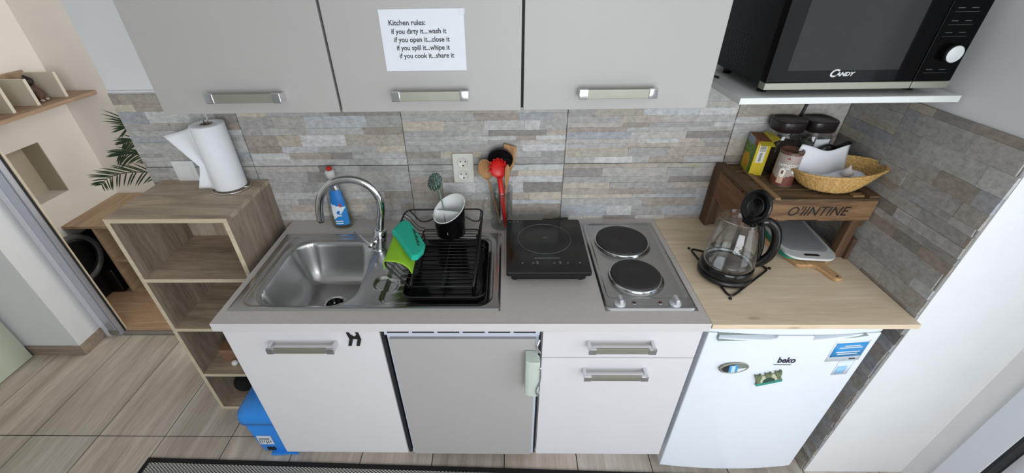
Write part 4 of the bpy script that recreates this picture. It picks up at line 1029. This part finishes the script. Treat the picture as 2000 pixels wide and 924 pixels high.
# ============================================================ CHOPPING BOARDS
def plate_(name, pts, z0, z1, m, par, hole=None, bevel=.002):
    return MB().prism(pts, 'Z', z0, z1).build(name, m, par, bevel=bevel)
def rot(pts, cx, cy, a): return [(cx+x*math.cos(a)-y*math.sin(a), cy+x*math.sin(a)+y*math.cos(a)) for x, y in pts]
Zb = .8693
wb = thing('wooden_chopping_board', 'small wooden chopping board with handle under the plastic boards', 'chopping board', (1.95,-.22,Zb))
pts = [(-.070,.12),(-.070,-.105),(-.062,-.115),(-.022,-.122),(-.012,-.140),(-.012,-.195),(-.004,-.207),(.012,-.207),(.020,-.195),(.020,-.140),(.030,-.122),(.062,-.115),(.070,-.105),(.070,.12)]
WB = wood('board_wood', (170,128,88), (206,168,124), 'Y', .5, 7)
MB().prism(rot(pts, 1.940,-.215,.22), 'Z', Zb, Zb+.014).build('board', WB, wb, bevel=.003)
hp = rot([(.004,-.193)], 1.940,-.215,.22)[0]
MB().cyl((hp[0],hp[1],Zb+.0138),(hp[0],hp[1],Zb+.0143), .004, n=14).build('hanging_hole', DGAP, wb)
gbd = thing('green_chopping_board', 'green plastic chopping board sandwiched under the white one', 'chopping board', (1.95,-.17,Zb+.0145))
MB().prism(rot(rrect(-.080,.080,-.150,.13,.03), 1.955,-.165,-.10), 'Z', Zb+.0146, Zb+.0205).build('board', mat('green_board', (36,130,100), .4, .02), gbd, bevel=.0015)
gw = thing('white_chopping_board', 'grey white plastic chopping board with slot handle under the crate', 'chopping board', (1.97,-.17,Zb+.021))
P_ = rot(rrect(-.083,.083,-.165,.13,.045,8), 1.972,-.162,-.10)
o = MB().prism(P_, 'Z', Zb+.0208, Zb+.0290).build('board', mat('white_board_rim', (222,224,224), .35, .01), gw)
slot = MB().prism(rot(rrect(-.026,.026,-.149,-.136,.006), 1.972,-.162,-.10), 'Z', Zb, Zb+.05); cut(o, slot)
MB().prism(rot(rrect(-.024,.024,-.148,-.137,.005), 1.972,-.162,-.10), 'Z', Zb+.0210, Zb+.0292).build('slot_inlay', mat('slot_shade', (40,24,24), .5), gw)  # dark inlay fills the cut, its colour standing for shade in the slot
MB().prism(rot(rrect(-.074,.074,-.122,.125,.035,8), 1.972,-.162,-.10), 'Z', Zb+.0288, Zb+.0296).build('grey_surface', mat('grey_cutting_surface', (168,172,176), .5, .03), gw)
MB().prism(rot(rrect(-.066,.066,-.112,.12,.03,8), 1.972,-.162,-.10), 'Z', Zb+.0294, Zb+.0300).build('juice_groove', mat('grey_cutting_surface_inner', (158,162,168), .5, .04), gw)

# ============================================================ KETTLE
tv = thing('wire_trivet', 'black triangular wire trivet under the glass kettle', 'trivet', (1.63,-.37,Zb))
A, B, Cc = Vector((1.570,-.224,.8735)), Vector((1.600,-.496,.8735)), Vector((1.800,-.345,.8735))
mb = MB(); loop = []
for a, b, c in ((Cc,A,B),(A,B,Cc),(B,Cc,A)):
    for t in range(6):
        q_ = t/5; p = b+(a-b).normalized()*.03*(1-q_)**2+(c-b).normalized()*.03*q_**2; loop.append(p)
mb.tube(loop, .0035, 8, closed=True)
for p in (A,B,Cc): mb.cyl((p.x,p.y,Zb),(p.x,p.y,.874), .005, n=10)
mb.build('wire', BLACKM, tv)
kt = thing('glass_kettle', 'glass electric kettle with black handle and open lid', 'kettle', (1.632,-.378,.877))
KX, KY, KZ = 1.630, -.374, .877
k1_ = MB().lathe([(0,0),(.080,0),(.084,.004),(.084,.014),(.078,.020),(0,.020)], (KX,KY,KZ), 48).build('power_base', BLACK, kt)
MB().lathe([(.070,.0205),(.081,.0205),(.083,.028),(.081,.046),(.0785,.050),(.0765,.050),(.0765,.046),(0,.044)], (KX,KY,KZ), 48).build('collar', BLACKG, kt)
MB().lathe([(0,.0455),(.066,.0455),(.0715,.0475),(.072,.050),(.074,.050)], (KX,KY,KZ), 48).build('heating_plate', CHROME, kt)
prof = [(.0765,.050),(.0785,.062),(.0775,.085),(.072,.120),(.064,.155),(.057,.185),(.0535,.205),(.054,.215)]
def kp(u, v):
    i = v*(len(prof)-1); i0 = min(int(i), len(prof)-2); f = i-i0
    r = prof[i0][0]*(1-f)+prof[i0+1][0]*f; z = prof[i0][1]*(1-f)+prof[i0+1][1]*f; a = 2*PI*u
    sp = max(0, math.cos(a-math.radians(190)))**14*sm((v-.72)/.28); r += .026*sp; z += .010*sp
    return (KX+r*math.cos(a), KY+r*math.sin(a), KZ+z)
MB().grid(kp, 72, 42).build('glass_body', GLASS, kt)
MB().tube([kp(k_/72, 1) for k_ in range(72)], .0014, 6, closed=True).build('glass_rim', GLASS, kt)
MB().lathe([(.0745,.0505),(.0765,.062),(.0760,.074),(0,.074)], (KX,KY,KZ), 48).build('water', clearmat('water', (.96,.97,.97), .5), kt)
hd = MB().tube(spline([(KX+.044,KY-.006,KZ+.200),(KX+.070,KY-.012,KZ+.210),(KX+.098,KY-.018,KZ+.190),(KX+.115,KY-.021,KZ+.145),(KX+.114,KY-.022,KZ+.095),(KX+.098,KY-.018,KZ+.062),(KX+.082,KY-.010,KZ+.046)], 7), [.013]*3+[.0145]*38+[.013]*2, 18, flat=1.0).build('handle', BLACKG, kt)
MB().tube(spline([(KX+.056,KY-.006,KZ+.205),(KX+.074,KY-.008,KZ+.150),(KX+.084,KY-.009,KZ+.095),(KX+.082,KY-.008,KZ+.040)], 6), .0095, 12).build('handle_spine', BLACK, kt)
MB().lathe([(.0535,.196),(.0575,.198),(.0575,.214),(.0545,.216)], (KX,KY,KZ), 30, a0=math.radians(-62), a1=math.radians(52)).build('top_collar', BLACK, kt, solid=.002)
Ml = plane_M((KX+.022,KY-.010,KZ+.262), (.36,-.93,.0), (.20,.10,1))
ld = MB().lathe([(0,-.006),(.044,-.006),(.050,-.002),(.052,.004),(.049,.009),(.040,.009),(.037,.006),(.0,.006)], (0,0,0), 44, .92, 1.05, M=Ml).build('lid', BLACKG, kt)
MB().lathe([(.025,.0065),(.027,.010),(.029,.0065)], (0,0,0), 36, .92, 1.05, M=Ml).build('inner_ring', BLACK, ld)
MB().box(-.02,.02,-.062,-.045,-.010,.004, M=Ml).build('hinge', BLACK, ld, bevel=.002)

# ============================================================ MICROWAVE AND ITS SHELF
ms = thing('microwave_shelf', 'white wall shelf carrying the microwave', 'shelf', (1.82,-.17,1.437))
MB().box(1.524, XR-.0095, -.352, -.0095, 1.4375, 1.4545).build('board', mat('white_shelf_board', (222,226,224), .4, .01), ms, bevel=.001)
MB().box(1.60, 1.615, -.30, -.0095, 1.425, 1.4375).box(2.03, 2.045, -.30, -.0095, 1.425, 1.4375).build('bracket', SATIN, ms)
ph = MB().box(1.495, 1.522, -.12, -.02, 1.440, 1.452).build('bracket_cover', BLACK, bevel=.003) if False else None
mw = thing('microwave', 'black microwave oven with silver bottom strip on the white shelf', 'microwave', (1.82,-.18,1.4545))
MX0, MX1, MY, MZ0, MZ1 = 1.578, 2.052, -.348, 1.474, 1.742
MBK = mat('black_painted_steel', (16,16,18), .42, .05, spec=.15)
MB().box(MX0+.004, MX1-.004, MY+.030, -.028, MZ0+.004, MZ1).build('body', MBK, mw, bevel=.004)
mb = MB(); 
for i in range(7):
    for j in range(11): mb.box(MX0+.0034, MX0+.0046, -.205+i*.018, -.194+i*.018, 1.500+j*.0088, 1.5045+j*.0088)
mb.build('side_vents', DGAP, mw)
for x in (1.615,2.015):
    for y in (-.28,-.06): MB().cyl((x,y,1.4545),(x,y,1.479), .013, n=16).build('foot', BLACK, mw)
DOORG = mat('door_black_glass', (8,8,9), .08, .02, spec=.10)
DX = 1.956
md = MB().box(MX0, DX-.001, MY, MY+.030, MZ0+.018, MZ1).build('door', DOORG, mw, bevel=.002)
MB().box(1.624, 1.905, MY-.0006, MY+.001, 1.522, 1.712).build('window', mat('smoked_window', (42,43,44), .10, .02, spec=.12), md)
text('brand_lettering', 'C', mat('silver_print', (196,198,200), .3), md, plane_M((1.733, MY-.0008, 1.506), *FRONT), .026, shear=.3, sx=1.1, bold=.0008)
text('brand_lettering', 'ANDY', mat('silver_print2', (196,198,200), .3), md, plane_M((1.751, MY-.0008, 1.508), *FRONT), .0135, shear=.3, sx=1.15, bold=.0006)
MB().box(MX0, DX-.001, MY-.001, MY+.029, MZ0, MZ0+.0175).build('silver_strip', SATIN, md, bevel=.001)
cp_ = MB().box(DX+.001, MX1, MY, MY+.030, MZ0+.018, MZ1).build('control_panel', DOORG, mw, bevel=.002)
MB().box(DX+.001, MX1, MY-.001, MY+.029, MZ0, MZ0+.0175).build('silver_strip', SATIN, cp_, bevel=.001)
kx, kz = 2.010, 1.560
MB().lathe([(.0,.0),(.0215,0),(.0215,.016),(.019,.018)], (0,0,0), 32, M=plane_M((kx, MY, kz), *FRONT)).build('dial', BLACK, cp_)
o = MB().lathe([(.0195,.018),(.0165,.0195),(0,.0195)], (0,0,0), 32, M=plane_M((kx, MY, kz), *FRONT)).build('dial_cap', mat('silver_cap', (206,210,212), .35), cp_); o['label'] = 'silver dial cap'
mb = MB()
for z, nb in ((1.688,2),(1.66,2),(1.632,2),(1.606,2),(1.520,2)):
    for k_ in range(nb): mb.box(1.975+.032*k_, 1.991+.032*k_, MY-.0006, MY+.0005, z, z+.0016)
    mb.box(1.972, 2.03, MY-.0006, MY+.0005, z-.008, z-.0074)
mb.build('button_marks', mat('dim_print', (70,72,74), .4), cp_)
ph = thing('cable_end', 'short black cable end lying on the left end of the microwave shelf', 'cable', (1.53,-.06,1.4545))
MB().tube([(1.526,-.03,1.458),(1.545,-.10,1.458),(1.556,-.135,1.458)], .0035, 8).tube([(1.536,-.02,1.457),(1.556,-.12,1.457)], .0025, 8).build('cable', BLACK, ph)

# ============================================================ SIDE ROOM
WX = -1.68
cb = thing('low_cabinet', 'low tan wooden cabinet with open cubbies in the side room', 'cabinet', (-1.2,.7,.022))
MB().box(WX+.002, -.62, .500, .915, .508, .524).build('top', TAN, cb)
MB().box(-1.512, -1.496, .502, .91, .023, .508).build('divider', TAN, cb); MB().box(-.65, -.634, .502, .91, .023, .508).build('side_panel', TAN, cb)
for z in (.023,.265): MB().box(-1.496, -.65, .504, .905, z, z+.016).build('shelf', TAN, cb)
MB().box(-1.496, -.65, .895, .91, .039, .508).build('back_panel', mat('dark_back', (70,54,42), .8), cb)
for x in (-1.22,-.93): MB().box(x, x+.016, .506, .895, .04, .508).build('divider', TAN, cb)
tu = thing('round_drum', 'black round drum with thick grey rim under the low cabinet', 'drum', (-1.6,.62,.022))
Mt2 = plane_M((-1.625,.435,.338), (0,1,0), (0,0,1))
MB().lathe([(.118,0),(.128,.010),(.142,.012),(.150,.004),(.148,-.012),(.12,-.02),(.108,-.01)], (0,0,0), 48, 1, 1, M=Mt2).build('rim', mat('grey_rubber', (92,92,92), .4), tu)
MB().lathe([(.12,-.0),(.110,-.035),(.0,-.045)], (0,0,0), 40, 1, 1, M=Mt2).build('inside', BLACK, tu)
MB().box(-1.676, -1.516, .60, .88, .023, .49).box(-1.676, -1.56, .50, .61, .023, .20).box(-1.676, -1.638, .32, .61, .023, .44).build('body', BLACKM, tu, bevel=.01)
ws = thing('wall_shelf', 'wooden wall shelf with pale dividers high in the side room', 'shelf', (-1.56,.5,1.165))
SHW = wood('shelf_wood', (132,108,88), (172,146,122), 'Y', .5, 6)
MB().box(-1.679, -1.455, .20, .918, 1.165, 1.185).build('board', SHW, ws, bevel=.001)
MB().box(-1.679, -1.666, .20, .790, 1.185, 1.325).build('back_board', SHW, ws, bevel=.001)
IV = mat('ivory_panel', (206,200,184), .6, .02)
for y in (.50,.628,.790): MB().box(-1.666, -1.497, y-.016, y, 1.1855, 1.315).build('divider', IV, ws)
fg = thing('animal_figurine', 'small dark brown animal figurine on the wall shelf', 'figurine', (-1.58,.715,1.1855))
FB = mat('figurine_brown', (84,62,48), .7, .25, 60); 
MB().tube(spline([(-1.575,.715,1.192),(-1.578,.715,1.215),(-1.585,.712,1.245),(-1.588,.708,1.272),(-1.585,.70,1.285)], 5), [.022,.026,.028,.030,.031,.031,.030,.029,.028,.027,.026,.024,.022,.021,.020,.020,.020,.019,.018,.016,.010][:21], 16).build('body', FB, fg)
hd_ = MB().sphere((-1.575,.700,1.287), .024, 16).build('head', mat('figurine_dark', (30,24,22), .6), fg)
MB().sphere((-1.592,.712,1.308), .008, 10).sphere((-1.560,.692,1.308), .008, 10).build('ears', mat('figurine_dark2', (26,20,18), .6), hd_)
MB().tube([(-1.572,.700,1.235),(-1.548,.688,1.215),(-1.538,.684,1.192)], [.010,.008,.008], 10).tube([(-1.582,.728,1.235),(-1.555,.722,1.21),(-1.545,.718,1.192)], [.010,.008,.008], 10).build('legs', FB, fg)
MB().sphere((-1.536,.682,1.1925), .010, 10, 1.2, 1, .7).sphere((-1.543,.716,1.1925), .010, 10, 1.2, 1, .7).build('paws', mat('figurine_pale', (170,156,146), .7), fg)
# palm
pp = thing('potted_palm', 'dark green feather-leaved palm on the low side room cabinet', 'plant', (-1.02,.70,.524))
PG = mat('palm_green', (34,58,26), .45, .3, 30)
MB().lathe([(0,.001),(.07,.001),(.085,.12),(.088,.13),(.078,.13),(.075,.115),(0,.11)], (-1.02,.70,.524), 32).build('pot', mat('clay_pot', (150,100,76), .8), pp)
random.seed(21)
base = Vector((-1.02,.70,.64))
def frond(path, n, L0_, droop=.2, spread=.5, side=(1,1), w_=.0042):
    mb = MB(); P = spline(path, 8); mb.tube(P, [.004*(1-.7*i/len(P)) for i in range(len(P))], 6)
    for k_ in range(n):
        f = .25+.75*(k_+.5)/n; i = min(int(f*(len(P)-1)), len(P)-2); p = P[i]; t = (P[i+1]-P[i]).normalized()
        sidev = t.cross(Vector((0,-.6,.8))).normalized() if False else None
        for s_ in (1,-1):
            up = Vector((0.15,-.35,1)).normalized(); sd = (up - t*up.dot(t)).normalized()*s_
            d_ = (t*(.55+.35*f)+sd*spread+Vector((0,-.15,0))).normalized()
            l = L0_*math.sin(PI*(.18+.72*f))*random.uniform(.85,1.1)*side[0 if s_ > 0 else 1]
            wv = d_.cross(Vector((.2,-1,.2))).normalized(); pts = []
            for q_ in range(6):
                g_ = q_/5; c_ = p+d_*l*g_+Vector((0,0,-droop*l*g_*g_)); ww = w_*math.sin(PI*min(1, .12+.88*g_))**.7*(1 if g_ < 1 else 0)
                pts.append((c_-wv*ww, c_+wv*ww))
            V = [p_ for pr_ in pts for p_ in pr_]; mb.add(V, [(2*a_,2*a_+1,2*a_+3,2*a_+2) for a_ in range(5)], None, 0, True)
    mb.build('frond', PG, pp, fix=False)
frond([base, (-1.10,.68,.76), (-1.24,.66,.79), (-1.38,.65,.765), (-1.46,.65,.715)], 15, .13, .1, .75)
frond([base, (-1.10,.70,.80), (-1.18,.72,.86), (-1.27,.72,.875), (-1.33,.72,.865)], 13, .15, .25, .45)
frond([base, (-1.08,.72,.84), (-1.15,.74,.93), (-1.23,.74,.945), (-1.29,.74,.93)], 11, .13, .25, .45)
frond([base, (-1.02,.72,.86), (-1.04,.72,.95), (-1.09,.72,1.02), (-1.15,.72,1.045), (-1.20,.72,1.03)], 13, .21, .12, .22, side=(1,1))
frond([base, (-.96,.72,.84), (-.88,.72,.98), (-.78,.70,1.05), (-.7,.7,1.03)], 10, .15, .3, .5)
frond([base, (-1.0,.66,.84), (-.96,.60,.98), (-.9,.5,1.05), (-.85,.45,1.03)], 10, .12, .3, .5)
